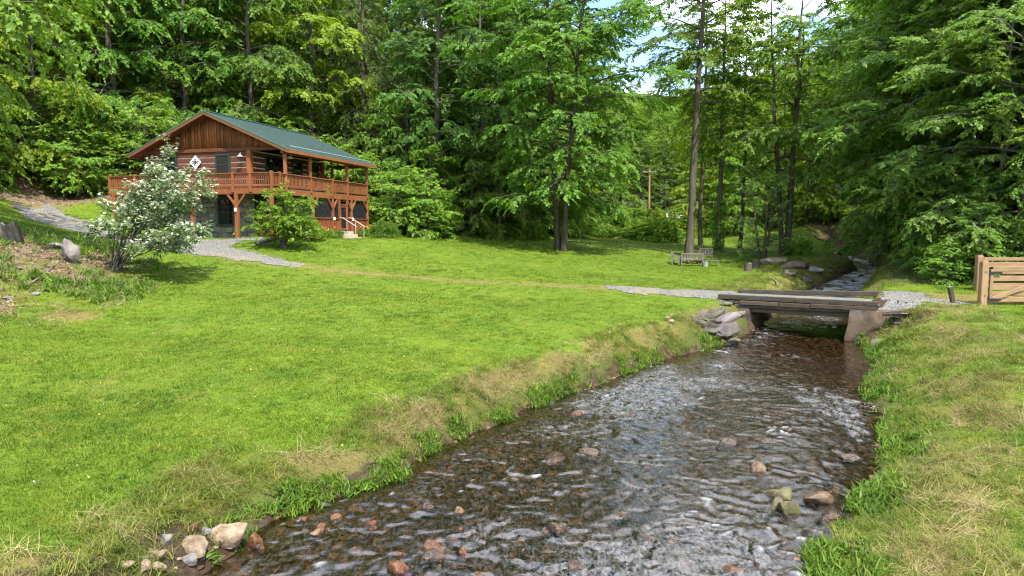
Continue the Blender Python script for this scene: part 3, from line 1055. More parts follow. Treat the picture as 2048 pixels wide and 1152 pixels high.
# wood edge left of and behind the cabin
for (x, y, k, s) in ((-31, 46, 'edge_b', 1.0), (-35, 41, 'lime_a', 0.95), (-29, 52, 'edge_a', 1.05), (-38, 49, 'maple_a', 1.0), (-25.5, 56, 'edge_a', 1.1), (-33, 57, 'edge_b', 1.3), (-42, 44, 'lime_a', 1.1),
                     (-31, 37, 'edge_b', 0.8), (-36, 34, 'edge_b', 1.0), (-45, 54, 'maple_b', 1.0), (-39, 61, 'lime_a', 1.15), (-48, 38, 'maple_a', 1.0), (-52, 48, 'lime_a', 1.1)):
    place(k, 'wood_edge_tree', x, y, LL, GL, s * random.uniform(0.95, 1.05))
for (x, y, k, s) in ((-21, 57, 'edge_a', 1.15), (-17, 60, 'edge_b', 1.2), (-12.5, 60, 'hemlock', 0.95), (-24, 64, 'lime_a', 1.2), (-19, 68, 'hemlock', 1.05), (-14, 67, 'hemlock', 1.1), (-29, 66, 'maple_b', 1.1),
                     (-9, 64, 'hemlock', 0.9), (-34, 70, 'lime_a', 1.2), (-24, 76, 'maple_a', 1.2), (-16, 78, 'lime_a', 1.2), (-10, 76, 'maple_b', 1.1), (-42, 72, 'maple_a', 1.2), (-32, 82, 'maple_b', 1.2),
                     (-50, 66, 'maple_b', 1.2), (-20, 90, 'maple_a', 1.2), (-10, 92, 'lime_a', 1.2), (-40, 88, 'lime_a', 1.3), (-55, 82, 'maple_a', 1.3), (-62, 66, 'lime_a', 1.3), (-30, 100, 'maple_b', 1.3), (-60, 52, 'maple_b', 1.2)):
    place(k, 'hillside_tree', x, y, LB, GB, s * random.uniform(0.95, 1.05))
for (x, y, k, s) in ((-6.2, 58, 'maple_b', 0.95), (-2.5, 61, 'maple_b', 1.0), (-8.5, 57.5, 'edge_a', 0.62), (-4.5, 66, 'maple_a', 1.1), (0.5, 70, 'edge_a', 1.15), (-1, 57.5, 'edge_b', 0.6), (4, 74, 'lime_a', 1.1), (-7, 70, 'maple_b', 1.15), (-1, 79, 'maple_a', 1.2),
                     (7.5, 80, 'maple_a', 1.0), (3, 88, 'maple_b', 1.1), (8, 92, 'lime_a', 0.95), (-5, 84, 'lime_a', 1.2), (5.5, 68, 'edge_b', 0.62), (2.5, 64, 'edge_a', 0.5), (10.5, 84, 'edge_a', 0.8), (-3, 96, 'maple_a', 1.3), (4.5, 100, 'lime_a', 1.2), (10.2, 88, 'maple_b', 1.05), (-6.5, 55.5, 'edge_b', 0.5), (-3.2, 57, 'edge_a', 0.55), (0.8, 60.5, 'edge_b', 0.55), (-10.5, 57, 'edge_a', 0.5), (3.6, 66, 'edge_b', 0.6), (7.5, 74, 'edge_a', 0.65)):
    place(k, 'woodland_tree', x, y, LC, GC, s * random.uniform(0.95, 1.05))
# right of the pole
for (x, y, k, s) in ((31, 92, 'lime_a', 0.8), (29.5, 106, 'lime_a', 0.85), (34, 112, 'pine', 1.0), (37, 92, 'lime_a', 0.95), (30, 78, 'slim_a', 1.0), (41, 78, 'lime_a', 0.95), (34, 68, 'slim_a', 1.0), (40, 78, 'maple_a', 1.0),
                     (44, 62, 'lime_a', 0.9), (45, 70, 'edge_a', 1.1), (26, 86, 'slim_a', 0.95), (43, 88, 'maple_a', 1.1), (31, 110, 'maple_a', 1.0), (24.5, 77, 'edge_b', 0.62), (28, 82, 'edge_b', 0.7), (31.5, 75, 'edge_b', 0.66), (35, 82, 'edge_b', 0.75), (38, 88, 'lime_a', 0.8), (22.8, 88, 'edge_b', 0.66), (33.5, 90, 'lime_a', 0.75), (48, 98, 'lime_a', 1.1), (54, 88, 'maple_a', 1.1), (50, 112, 'maple_b', 1.1), (58, 104, 'lime_a', 1.2), (44, 118, 'lime_a', 1.1), (52, 78, 'edge_a', 1.1), (62, 92, 'maple_b', 1.2), (46, 58, 'edge_b', 1.0), (51, 66, 'edge_a', 1.1), (38, 100, 'lime_a', 1.1), (25.5, 140, 'pine', 0.95), (28, 144, 'lime_a', 0.85), (30.5, 141, 'pine', 0.9), (33, 146, 'lime_a', 0.9), (36, 143, 'pine', 1.0), (22.5, 146, 'pine', 1.0), (39, 140, 'maple_a', 0.9)):
    place(k, 'backdrop_tree', x, y, LM, GM_, s * random.uniform(0.95, 1.05))
# the mass across the stream
for (x, y, k, s, rz) in ((23.8, 34.5, 'beech_b', 0.75, 0.3), (24.5, 33.5, 'beech_a', 0.85, 2.0), (27.5, 36, 'beech_a', 1.0, 4.0), (25.6, 40, 'beech_hi', 1.0, 1.0), (28, 42, 'beech_b', 1.15, 5.0), (28.0, 46.5, 'beech_hi', 1.05, 3.0), (32, 38, 'beech_a', 1.1, 0.9),
                         (30, 32.5, 'beech_b', 0.9, 2.5), (34, 45, 'maple_a', 1.1, 1.5), (32, 50, 'beech_a', 1.1, 3.5), (29.5, 55, 'edge_a', 0.95, 2.2), (36, 53, 'maple_b', 1.1, 4.4), (40, 40, 'beech_a', 1.2, 5.5), (31, 58, 'maple_a', 1.0, 0.2), (37, 33, 'beech_b', 1.1, 1.8), (44, 50, 'maple_a', 1.2, 2.9)):
    place(k, 'streamside_tree', x, y, LR, GR, s, rz)

# ordinal labels: each tree of a group told by its look and its place from left to right
ORD = ['', 'second', 'third', 'fourth', 'fifth', 'sixth', 'seventh', 'eighth', 'ninth', 'tenth', 'eleventh', 'twelfth']
LOOK = {'maple_a': 'mid-green broadleaf tree', 'maple_b': 'tall bluish-green tree', 'lime_a': 'yellow-green leafy tree', 'edge_a': 'low-branched green tree', 'edge_b': 'low-branched yellow-green tree',
        'beech_a': 'layered spreading tree', 'beech_b': 'low layered tree', 'beech_hi': 'high-crowned layered tree', 'hemlock': 'dark drooping hemlock', 'pine': 'dark pine', 'slim_a': 'slim yellow-green tree',
        'slim_b': 'slim dark-trunked tree', 'big_shrub': 'bushy green shrub'}


def ordinals(objs, what, where):
    """labels by order across the picture, told from the nearer end"""
    objs = sorted(objs, key=lambda o: o.location.x / max(o.location.y, 1))
    n = len(objs)
    for q, o in enumerate(objs):
        if n == 1:
            pre = 'only'
        elif q == 0:
            pre = 'leftmost'
        elif q == n - 1:
            pre = 'rightmost'
        elif q < n / 2:
            pre = ORD[q] + ' from left'
        else:
            pre = ORD[n - 1 - q] + ' from right'
        o['label'] = pre + ' ' + what + ' ' + where


def ordinal_trees(group, where):
    by = {}
    for o in COL.objects:
        if o.get('group') == group:
            by.setdefault(o['look'], []).append(o)
    for look, objs in by.items():
        ordinals(objs, LOOK[look], where)


ordinal_trees(GL, 'in the wood edge left of the cabin')
ordinal_trees(GB, 'on the hillside behind the cabin')
ordinal_trees(GC, 'between the cabin and the twin-trunked tree')
ordinal_trees(GM_, 'behind the lawn around the utility pole')
ordinal_trees(GR, 'in the dark mass across the creek')
# ------------------------------------------------------------------ log cabin
wood_mat('stain_orange', (0.110, 0.036, 0.013), (0.240, 0.088, 0.033), 'Z', vary=0.3)
wood_mat('stain_orange_x', (0.110, 0.036, 0.013), (0.240, 0.088, 0.033), 'X', vary=0.3)
wood_mat('stain_red', (0.10, 0.030, 0.013), (0.21, 0.068, 0.028), 'Z', vary=0.45)
wood_mat('log_brown', (0.050, 0.019, 0.010), (0.125, 0.048, 0.024), 'X', vary=0.4)
wood_mat('gable_board', (0.075, 0.026, 0.009), (0.24, 0.090, 0.028), 'Z', vary=0.9)
wood_mat('soffit_wood', (0.09, 0.038, 0.018), (0.17, 0.075, 0.034), 'X', vary=0.3)
plain('chinking', (0.68, 0.64, 0.56), 0.9, 0.1)
plain('window_trim', (0.022, 0.036, 0.032), 0.5)
plain('roof_green', (0.052, 0.086, 0.077), 0.36, 0.5, 0.0, 0.12)
plain('roof_trim', (0.055, 0.135, 0.115), 0.35, 0.5)
plain('snow_guard', (0.30, 0.42, 0.40), 0.35, 0.5, 0.3)
plain('pale_metal', (0.32, 0.29, 0.25), 0.4, 0.5)
plain('dark_void', (0.012, 0.011, 0.010), 0.9, 0.1)
plain('white_paint', (0.74, 0.72, 0.68), 0.5)
plain('navy_paint', (0.022, 0.028, 0.060), 0.5)
plain('blue_paint', (0.06, 0.16, 0.30), 0.5)
plain('mortar', (0.12, 0.115, 0.10), 0.95, 0.1)
plain('step_stone', (0.40, 0.33, 0.25), 0.9, 0.1)
rock_mat('wall_stone', (0.16, 0.16, 0.14), (0.26, 0.25, 0.215), (0.38, 0.36, 0.30), 0.9, 0.5, 1.6, 0.15, (0.14, 0.14, 0.07))
t = NT('window_glass')
t.col((0.010, 0.014, 0.013))
M['window_glass'] = t.set(0.06, 0.6)
t = NT('insect_screen')
t.col((0.020, 0.021, 0.026))
t.set(0.5, 0.3)
tr = t.new('ShaderNodeBsdfTransparent')
mx = t.new('ShaderNodeMixShader')
mx.inputs[0].default_value = 0.62
t.link(tr.outputs[0], mx.inputs[1])
t.link(t.bsdf.outputs[0], mx.inputs[2])
t.link(mx.outputs[0], t.out.inputs['Surface'])
M['insect_screen'] = t.m

CB = (-12.9, 38.0, 4.05)
CAB_RZ = math.atan2(0.961, 0.276)
cab = tag(empty('log_cabin', CB, CAB_RZ), 'two-storey log cabin with green metal roof, wrap-around deck and stone basement', 'cabin')
rnd = random.Random(9)
S0, S1 = 1.66, 9.2      # log body, along the ridge
T0, T1 = 2.6, 9.8       # log body, across
DK = 2.55               # deck floor
RZ, EZ, TR = 6.95, 4.65, 5.0
SL = (RZ - EZ) / 5.4
ANG = math.atan(SL)


def zroof(tt):
    return RZ - SL * abs(tt - TR)


# body: chinked log walls on a pale core
lw = empty('log_wall', (0, 0, 0))
lw.parent = cab
box('chinking', lw, M['chinking'], ((S0 + S1) / 2, (T0 + T1) / 2, (DK + 4.8) / 2), (S1 - S0, T1 - T0, 4.8 - DK))
for k in range(7):
    z = DK + 0.165 + k * 0.312
    hgt = 0.252 + rnd.uniform(-0.012, 0.012)
    box('log', lw, M['log_brown'], (S0 - 0.01, (T0 + T1) / 2, z), (0.08, T1 - T0 + 0.1, hgt), bevel=0.02).rotation_euler = (0, 0, 0)
    box('log', lw, M['log_brown'], ((S0 + S1) / 2, T0 - 0.01, z), (S1 - S0, 0.08, hgt), bevel=0.02)
    box('log', lw, M['log_brown'], ((S0 + S1) / 2, T1 + 0.02, z), (S1 - S0, 0.11, hgt), bevel=0.02)
    box('log', lw, M['log_brown'], (S1 + 0.02, (T0 + T1) / 2, z), (0.11, T1 - T0 + 0.1, hgt), bevel=0.02)
box('corner_post', lw, M['stain_orange'], (S0 - 0.07, T0 - 0.05, (DK + 4.78) / 2), (0.27, 0.27, 4.78 - DK), bevel=0.015)
box('corner_post', lw, M['stain_orange'], (S1 + 0.05, T0 - 0.05, (DK + 4.78) / 2), (0.27, 0.27, 4.78 - DK), bevel=0.015)
box('top_beam', lw, M['log_brown'], (S0 - 0.05, (0 + 10) / 2, 4.83), (0.16, 9.9, 0.2), bevel=0.01)

# gable ends with upright boards
for sg, face in ((S0 - 0.03, -1), (S1 + 0.03, 1)):
    gw = empty('gable_wall', (0, 0, 0))
    gw.parent = cab
    V = []
    for s_ in (sg, sg - face * 0.12):
        V += [(s_, 0.2, 4.92), (s_, 9.8, 4.92), (s_, 9.8, zroof(9.8) - 0.06), (s_, 5, zroof(5) - 0.06), (s_, 0.2, zroof(0.2) - 0.06)]
    bm = bmesh.new()
    vs = [bm.verts.new(v) for v in V]
    bm.faces.new(vs[:5])
    bm.faces.new(vs[5:][::-1])
    for q in range(5):
        bm.faces.new((vs[q], vs[(q + 1) % 5], vs[5 + (q + 1) % 5], vs[5 + q]))
    me = bpy.data.meshes.new('gable_core')
    bm.to_mesh(me)
    bm.free()
    me.materials.append(M['log_brown'])
    ob('backing', me, gw)
    if face < 0:
        tt = 0.55
        while tt < 9.4:
            w_ = rnd.choice((0.17, 0.2, 0.22, 0.26))
            z0 = 4.93
            za, zb_ = zroof(tt) - 0.1, zroof(tt + w_ - 0.012) - 0.1
            if min(za, zb_) - z0 > 0.06:
                d = rnd.uniform(0.02, 0.035)
                f = sg - d
                V = [(f, tt, z0), (f, tt + w_ - 0.012, z0), (f, tt + w_ - 0.012, zb_), (f, tt, za), (sg + 0.01, tt, z0), (sg + 0.01, tt + w_ - 0.012, z0), (sg + 0.01, tt + w_ - 0.012, zb_), (sg + 0.01, tt, za)]
                Q = [(0, 3, 2, 1), (4, 5, 6, 7), (0, 1, 5, 4), (1, 2, 6, 5), (2, 3, 7, 6), (3, 0, 4, 7)]
                ob('board', np_mesh('gable_board', V, Q, M['gable_board']), gw)
            tt += w_

# roof
rf = empty('roof', (0, 0, 0))
rf.parent = cab
RS0, RS1 = 0.95, 11.35
slope_len = 5.42 / math.cos(ANG)
npan = 13
pw = (RS1 - RS0) / npan
bm = bmesh.new()
for (cx_, w_, h_, zz) in [(0, pw - 0.004, 0.025, 0)] + [(-pw / 2 + 0.03 + q * pw / 4, 0.035, 0.022, 0.0225) for q in range(4)]:
    mt = Matrix.Translation((cx_, 0, zz)) @ Matrix.Diagonal((w_, slope_len, h_, 1))
    bmesh.ops.create_cube(bm, size=1.0, matrix=mt)
pme = bpy.data.meshes.new('roof_panel')
bm.to_mesh(pme)
bm.free()
pme.materials.append(M['roof_green'])
for sd in (1, -1):
    tm = TR - sd * 2.71
    zm = RZ - SL * 2.71
    for k in range(npan):
        ob('roof_panel', pme, rf, (RS0 + (k + 0.5) * pw, tm, zm), (sd * ANG, 0, 0))
    box('soffit', rf, M['soffit_wood'], ((RS0 + RS1) / 2, tm, zm - 0.055), (RS1 - RS0 - 0.06, slope_len - 0.05, 0.07), (sd * ANG, 0, 0))
    for s_ in (RS0 - 0.02, RS1 + 0.02):
        box('rake_board', rf, M['soffit_wood'], (s_, tm, zm - 0.08), (0.035, slope_len, 0.2), (sd * ANG, 0, 0))
        box('rake_trim', rf, M['roof_trim'], (s_ - 0.012 * (1 if s_ < 5 else -1), tm, zm + 0.022), (0.05, slope_len + 0.01, 0.045), (sd * ANG, 0, 0))
    te = TR - sd * 5.43
    box('eave_board', rf, M['stain_orange_x'], ((RS0 + RS1) / 2, te, EZ - 0.09), (RS1 - RS0, 0.035, 0.17))
    tg = TR - sd * 4.75
    box('snow_guard', rf, M['snow_guard'], ((RS0 + RS1) / 2 + 0.5, tg, zroof(tg) + 0.07), (RS1 - RS0 - 1.4, 0.05, 0.05))
box('ridge_cap', rf, M['roof_trim'], ((RS0 + RS1) / 2, TR, RZ + 0.03), (RS1 - RS0 + 0.03, 0.3, 0.035))
# porch plate and ceiling beam along the right side
box('porch_beam', rf, M['stain_orange_x'], ((1.0 + 10.8) / 2, 0.05, 4.55), (9.8, 0.14, 0.2), bevel=0.01)
box('porch_beam', rf, M['stain_orange_x'], (10.7, 1.4, 4.55), (0.14, 2.5, 0.2), bevel=0.01)

# windows and doors of the upper floor
def window(face, a0, a1, z0, z1, nm='window'):
    w_ = empty(nm, (0, 0, 0))
    w_.parent = cab
    c, L, zc, h = (a0 + a1) / 2, a1 - a0, (z0 + z1) / 2, z1 - z0
    if face == 'front':
        place_ = lambda n_, m_, da, dz, la, lz, out, th: box(n_, w_, M[m_], (S0 - 0.075 - out, c + da, zc + dz), (th, la, lz))
    else:
        place_ = lambda n_, m_, da, dz, la, lz, out, th: box(n_, w_, M[m_], (c + da, T0 - 0.075 - out, zc + dz), (la, th, lz))
    place_('pane', 'window_glass', 0, 0, L - 0.1, h - 0.1, 0.012, 0.03)
    for sgn in (-1, 1):
        place_('frame', 'window_trim', sgn * (L / 2 - 0.04), 0, 0.09, h, 0.03, 0.07)
        place_('frame', 'window_trim', 0, sgn * (h / 2 - 0.04), L - 0.19, 0.09, 0.03, 0.07)
    place_('sash_bar', 'window_trim', 0, 0.0, L - 0.19, 0.04, 0.028, 0.045)
    return w_


window('front', 3.85, 4.81, 3.35, 4.6)
window('front', 7.5, 8.46, 3.35, 4.6)
window('side', 3.0, 4.8, 2.62, 4.62, 'sliding_door')
window('side', 5.75, 6.85, 3.2, 4.55)
window('side', 7.55, 8.75, 3.2, 4.55)

# barn lamps
def barn_lamp(x, y, z):
    l = empty('wall_lamp', (x, y, z))
    l.parent = cab
    a = Acc()
    a.tube([(0, 0, 0), (-0.1, 0, 0.1), (-0.2, 0, 0.1), (-0.26, 0, 0.02)], [0.015] * 4, 6)
    ob('arm', a.mesh('lamp_arm', M['pale_metal']), l)
    a = Acc()
    a.tube([(-0.26, 0, 0.03), (-0.26, 0, -0.03), (-0.26, 0, -0.08), (-0.26, 0, -0.13)], [0.04, 0.06, 0.14, 0.17], 12)
    ob('shade', a.mesh('lamp_shade', M['pale_metal']), l)


barn_lamp(S0 - 0.08, 2.98, 4.52)
barn_lamp(2.0, 0.02, 4.35)
for s_ in (3.7, 6.1):
    barn_lamp(s_ + 0.1, T0 - 0.08, 4.4)

# deck
dk = empty('deck', (0, 0, 0))
dk.parent = cab
box('floor', dk, M['stain_orange_x'], (0.83, 5.4, DK - 0.03), (1.6, 10.7, 0.06))
box('floor', dk, M['stain_orange_x'], (6.2, 1.27, DK - 0.031), (9.1, 2.45, 0.06))
box('floor', dk, M['stain_orange_x'], (10.0, 6.7, DK - 0.032), (1.45, 8.2, 0.06))
box('rim_beam', dk, M['stain_orange_x'], (5.42, -0.02, DK - 0.20), (10.84, 0.09, 0.33), bevel=0.01)
box('rim_beam', dk, M['stain_orange'], (-0.0, 5.42, DK - 0.20), (0.08, 10.76, 0.30), bevel=0.01)
box('rim_beam', dk, M['stain_orange_x'], (1.4, 10.82, DK - 0.20), (2.8, 0.08, 0.30), bevel=0.01)
for tt in np.arange(0.4, 10.6, 0.6):
    box('joist', dk, M['soffit_wood'], (0.85, tt, DK - 0.17), (1.5, 0.06, 0.22))

# railings
def railing(a, b, low, posts, full=()):
    """a, b: (s, t) ends; low: how far the balusters hang below the deck"""
    r = empty('railing', (0, 0, 0))
    r.parent = cab
    a, b = np.array(a, float), np.array(b, float)
    L = np.linalg.norm(b - a)
    d = (b - a) / L
    ang = math.atan2(d[1], d[0])
    mid = (a + b) / 2
    m_ = 'stain_orange_x'
    box('top_rail', r, M[m_], (mid[0], mid[1], 3.33), (L, 0.15, 0.05), (0, 0, ang), 0.006)
    box('sub_rail', r, M[m_], (mid[0], mid[1], 3.25), (L, 0.05, 0.10), (0, 0, ang), 0.006)
    nrm_ = np.array([d[1], -d[0]])
    box('bottom_rail', r, M[m_], (mid[0], mid[1], 2.66), (L, 0.055, 0.09), (0, 0, ang), 0.006)
    n = int(L / 0.135)
    z0, z1 = 2.70 - low, 3.21
    me = box_mesh((0.042, 0.036, z1 - z0), M['stain_orange'])
    for q in range(n):
        c = a + d * (q + 0.5) * L / n
        ob('baluster', me, r, (c[0], c[1], (z0 + z1) / 2), (0, 0, ang))
    for pt in posts:
        c = a + d * pt
        box('rail_post', r, M['stain_orange'], (c[0], c[1], 2.86), (0.14, 0.14, 1.12), (0, 0, ang), 0.008)
    return r


railing((-0.06, 0.0), (-0.06, 10.8), 0.44, (0, 1.31, 2.43, 4.6, 6.8, 9.0, 10.8))
railing((0.0, -0.05), (10.8, -0.05), 0.06, (0.6, 6.1))
railing((0.0, 10.85), (2.8, 10.85), 0.06, (1.4, 2.8))
railing((10.85, 0.0), (10.85, 2.6), 0.06, (1.3,))


def brace_post(nm, x, y, z0, z1, dirs, w_=0.19, lamp=None, mat='stain_orange'):
    p_ = empty(nm, (x, y, 0))
    p_.parent = cab
    box('shaft', p_, M[mat], (0, 0, (z0 + z1) / 2), (w_, w_, z1 - z0), bevel=0.012)
    for dx_, dy_ in dirs:
        beam('brace', p_, M[mat], (dx_ * 0.07, dy_ * 0.07, z1 - 0.62), (dx_ * 0.55, dy_ * 0.55, z1 - 0.03), 0.11, 0.11, 0.008)
    if lamp:
        box('lantern', p_, M['white_paint'], (lamp[0], lamp[1], lamp[2]), (0.11, 0.11, 0.2), bevel=0.02)
    return p_


for s_ in (1.2, 3.7, 8.0, 10.65):
    brace_post('porch_post', s_, -0.02, 2.4, 4.46, (), 0.16)
brace_post('porch_post', 10.65, 2.6, 2.4, 4.46, (), 0.16)
for tt, lm in ((0.1, (-0.13, 0, 1.35)), (2.3, (-0.13, 0, 1.35)), (5.2, None), (8.0, None), (10.6, None)):
    brace_post('deck_post', 0.02, tt, -0.5, 2.22, ((0, 1), (0, -1)) if tt > 1 else (), 0.2, lm)
for s_ in (3.9, 6.16, 8.5, 10.7):
    brace_post('screen_post', s_, -0.02, 0.0, 2.2, ((1, 0), (-1, 0)) if s_ < 10 else ((-1, 0),), 0.14, (0, -0.11, 0.95) if s_ > 5 and s_ < 10 else None)

# basement: stone wall laid stone by stone on mortar
sw = empty('stone_wall', (0, 0, 0))
sw.parent = cab
box('mortar', sw, M['mortar'], (S0 + 0.25, (2.4 + T1) / 2, 0.85), (0.4, T1 - 2.4, 2.75))
box('mortar', sw, M['mortar'], (5.45, 2.55, 0.85), (7.2, 0.28, 2.75))
box('mortar', sw, M['mortar'], (S1 - 0.05, 6.3, 0.85), (0.3, 6.9, 2.75))
box('mortar', sw, M['mortar'], (5.45, T1 - 0.15, 0.85), (7.2, 0.3, 2.75))


def stone_mesh(seed, pts=14):
    r_ = np.random.default_rng(seed)
    bm = bmesh.new()
    bmesh.ops.create_cube(bm, size=1.0)
    bmesh.ops.bevel(bm, geom=list(bm.edges), offset=0.16, segments=1, affect='EDGES')
    for v in bm.verts:
        v.co += Vector(r_.normal(0, 0.045, 3))
    me = bpy.data.meshes.new('wall_stone')
    bm.to_mesh(me)
    bm.free()
    me.materials.append(M['wall_stone'])
    return me


stones = [stone_mesh(q) for q in range(7)]
z = -0.45
while z < 2.12:
    hrow = rnd.uniform(0.2, 0.34)
    tt = 2.4
    while tt < T1 - 0.1:
        w_ = rnd.uniform(0.24, 0.62)
        zc = z + hrow / 2 + rnd.uniform(-0.03, 0.03)
        inwin = (tt + w_ > 3.66) and (tt < 4.84) and (zc > 0.45)
        if not inwin:
            ob('stone', stones[rnd.randrange(7)], sw, (S0 + 0.04 + rnd.uniform(-0.015, 0.02), tt + w_ / 2, zc), (rnd.uniform(-0.12, 0.12), 0, 0), (0.16, w_ * 0.97, hrow * 0.97))
        tt += w_
    z += hrow
bw = empty('basement_window', (0, 0, 0))
bw.parent = cab
box('pane', bw, M['window_glass'], (S0 + 0.02, 4.25, 1.3), (0.04, 0.98, 1.42))
for tt in (3.72, 4.78):
    box('frame', bw, M['window_trim'], (S0 - 0.04, tt, 1.3), (0.12, 0.1, 1.56))
for zz in (0.55, 2.05):
    box('frame', bw, M['window_trim'], (S0 - 0.041, 4.25, zz), (0.12, 0.96, 0.1))
for q in range(3):
    box('sash_bar', bw, M['window_trim'], (S0 - 0.02, 4.25, 0.9 + q * 0.36), (0.06, 0.96, 0.03))

# screened porch under the deck
sp_ = empty('screened_porch', (0, 0, 0))
sp_.parent = cab
box('porch_floor', sp_, M['step_stone'], (6.2, 1.25, 0.2), (9.1, 2.35, 0.1))


def siding(a, b, along):
    n = int(abs(b - a) / 0.14)
    me = box_mesh((0.03, 0.132, 1.4) if along == 't' else (0.132, 0.03, 1.4), M['stain_red'])
    for q in range(n):
        c = a + (b - a) * (q + 0.5) / n
        o = 0.008 * (q % 2)
        if along == 't':
            ob('siding_board', me, sp_, (S0 - 0.02 - o, c, 0.26))
        else:
            ob('siding_board', me, sp_, (c, -0.03 - o, 0.26))


siding(0.08, 2.35, 't')
siding(S0 + 0.05, 6.85, 's')
siding(7.95, 10.75, 's')
box('backing', sp_, M['stain_red'], (S0 + 0.02, 1.2, 0.25), (0.04, 2.3, 1.36))
box('backing', sp_, M['stain_red'], (4.25, 0.02, 0.25), (5.1, 0.04, 1.36))
box('backing', sp_, M['stain_red'], (9.3, 0.02, 0.25), (2.7, 0.04, 1.36))
box('backing', sp_, M['stain_red'], (10.74, 1.3, 0.25), (0.04, 2.4, 1.36))
for a, b in ((S0, 6.87), (7.93, 10.8)):
    box('ledge', sp_, M['stain_orange_x'], ((a + b) / 2, -0.03, 0.98), (b - a, 0.14, 0.06))
    box('screen', sp_, M['insect_screen'], ((a + b) / 2, 0.03, 1.6), (b - a, 0.006, 1.18))
box('ledge', sp_, M['stain_orange'], (S0 - 0.02, 1.2, 0.98), (0.14, 2.3, 0.06))
box('screen', sp_, M['insect_screen'], (S0 + 0.03, 1.2, 1.6), (0.006, 2.3, 1.18))
box('screen', sp_, M['insect_screen'], (10.74, 1.3, 1.6), (0.006, 2.4, 1.18))
box('front_stud', sp_, M['stain_red'], (S0 - 0.01, 1.35, 1.6), (0.09, 0.08, 1.2))
box('front_rail', sp_, M['stain_red'], (S0 - 0.012, 0.7, 1.85), (0.09, 1.2, 0.08))
for tt, zz in ((1.3, 1.95),):
    for s_ in (5.0, 8.2, 9.9):
        a = Acc()
        a.tube([(s_, tt, 2.2), (s_, tt, zz), (s_, tt, zz - 0.05), (s_, tt, zz - 0.16)], [0.01, 0.02, 0.1, 0.16], 10)
        ob('pendant_lamp', a.mesh('pendant_lamp', M['stain_orange']), sp_)
dr = empty('screen_door', (0, 0, 0))
dr.parent = cab
for s_ in (6.92, 7.88):
    box('jamb', dr, M['stain_orange'], (s_, -0.05, 1.2), (0.09, 0.12, 2.0))
box('lintel', dr, M['stain_orange'], (7.4, -0.05, 1.86), (0.87, 0.11, 0.09))
for s_ in (7.03, 7.77):
    box('stile', dr, M['stain_orange'], (s_, -0.06, 1.02), (0.09, 0.05, 1.56))
for zz in (0.32, 1.0, 1.74):
    box('cross_rail', dr, M['stain_orange'], (7.4, -0.061, zz), (0.64, 0.05, 0.11))
box('screen', dr, M['insect_screen'], (7.4, -0.05, 1.05), (0.66, 0.006, 1.4))
st = empty('steps', (0, 0, 0))
st.parent = cab
for q in range(3):
    box('tread', st, M['step_stone'], (7.4, -0.28 - q * 0.3, 0.16 - q * 0.18 - 0.2), (1.15, 0.32, 0.4), bevel=0.012)
for s_ in (6.86, 7.94):
    a = Acc()
    zt = 1.0
    a.tube([(s_, -0.1, 1.05), (s_, -0.3, 1.02), (s_, -1.2, 0.5), (s_, -1.25, 0.42)], [0.03] * 4, 6)
    a.tube([(s_, -1.2, 0.5), (s_, -1.2, -0.5)], [0.027] * 2, 6)
    a.tube([(s_, -0.6, 0.85), (s_, -0.6, -0.3)], [0.02] * 2, 6)
    ob('handrail', a.mesh('handrail', M['pale_metal']), st)

# the cabin's dark basement interior at the back of the under-deck bays is the stone wall; a garden chair stands there
def cab_pt(s_, t_, z_):
    return Matrix.Translation(CB) @ Matrix.Rotation(CAB_RZ, 4, 'Z') @ Vector((s_, t_, z_))


# quilt-block sign on the gable wall
qs = empty('quilt_sign', cab_pt(S0 - 0.12, 6.18, 4.17), CAB_RZ)
tag(qs, 'white diamond quilt-pattern board hung on the log wall between the windows', 'sign')
hd = 0.40
sq = box('board', qs, M['white_paint'], (0, 0, 0), (0.03, hd * 1.414, hd * 1.414), (R(45), 0, 0))
e = hd * 1.414 / 3.3
def patch(pts):
    V = [(-0.021, a * e, b * e) for a, b in pts] + [(-0.012, a * e, b * e) for a, b in pts]
    n = len(pts)
    bm = bmesh.new()
    vs = [bm.verts.new(v) for v in V]
    bm.faces.new(vs[:n])
    for q in range(n):
        bm.faces.new((vs[q], vs[(q + 1) % n], vs[n + (q + 1) % n], vs[n + q]))
    bmesh.ops.recalc_face_normals(bm, faces=bm.faces)
    me = bpy.data.meshes.new('quilt_patch')
    bm.to_mesh(me)
    bm.free()
    me.materials.append(M['navy_paint'])
    ob('patch', me, qs, (0, 0, 0), (R(45), 0, 0))


patch([(-0.5, -0.5), (0.5, -0.5), (0.5, 0.5), (-0.5, 0.5)])
for q in range(4):
    cs, sn = [(1, 0), (0, 1), (-1, 0), (0, -1)][q]
    rot_ = lambda a, b: (a * cs - b * sn, a * sn + b * cs)
    patch([rot_(0.62, 0.05), rot_(1.35, 0.62), rot_(0.62, 0.62)])
    patch([rot_(0.62, -0.05), rot_(0.62, -0.62), rot_(1.35, -0.62)])

# blue folding chair under the deck
bc = empty('garden_chair', cab_pt(0.9, 6.05, 0.0), CAB_RZ + R(20))
bc.location.z = zg(bc.location.x, bc.location.y)
tag(bc, 'blue slatted garden chair standing under the deck by the stone wall', 'chair')
for yy in (-0.22, 0.22):
    beam('leg', bc, M['blue_paint'], (-0.25, yy, 0), (0.25, yy, 0.62), 0.04, 0.04)
    beam('leg', bc, M['blue_paint'], (0.25, yy, 0), (-0.2, yy, 0.45), 0.04, 0.04)
for q in range(5):
    box('seat_slat', bc, M['blue_paint'], (-0.2 + q * 0.1, 0, 0.45), (0.08, 0.48, 0.02))
    beam('back_slat', bc, M['blue_paint'], (0.2, -0.2 + q * 0.1, 0.45), (0.36, -0.2 + q * 0.1, 1.0), 0.07, 0.02)
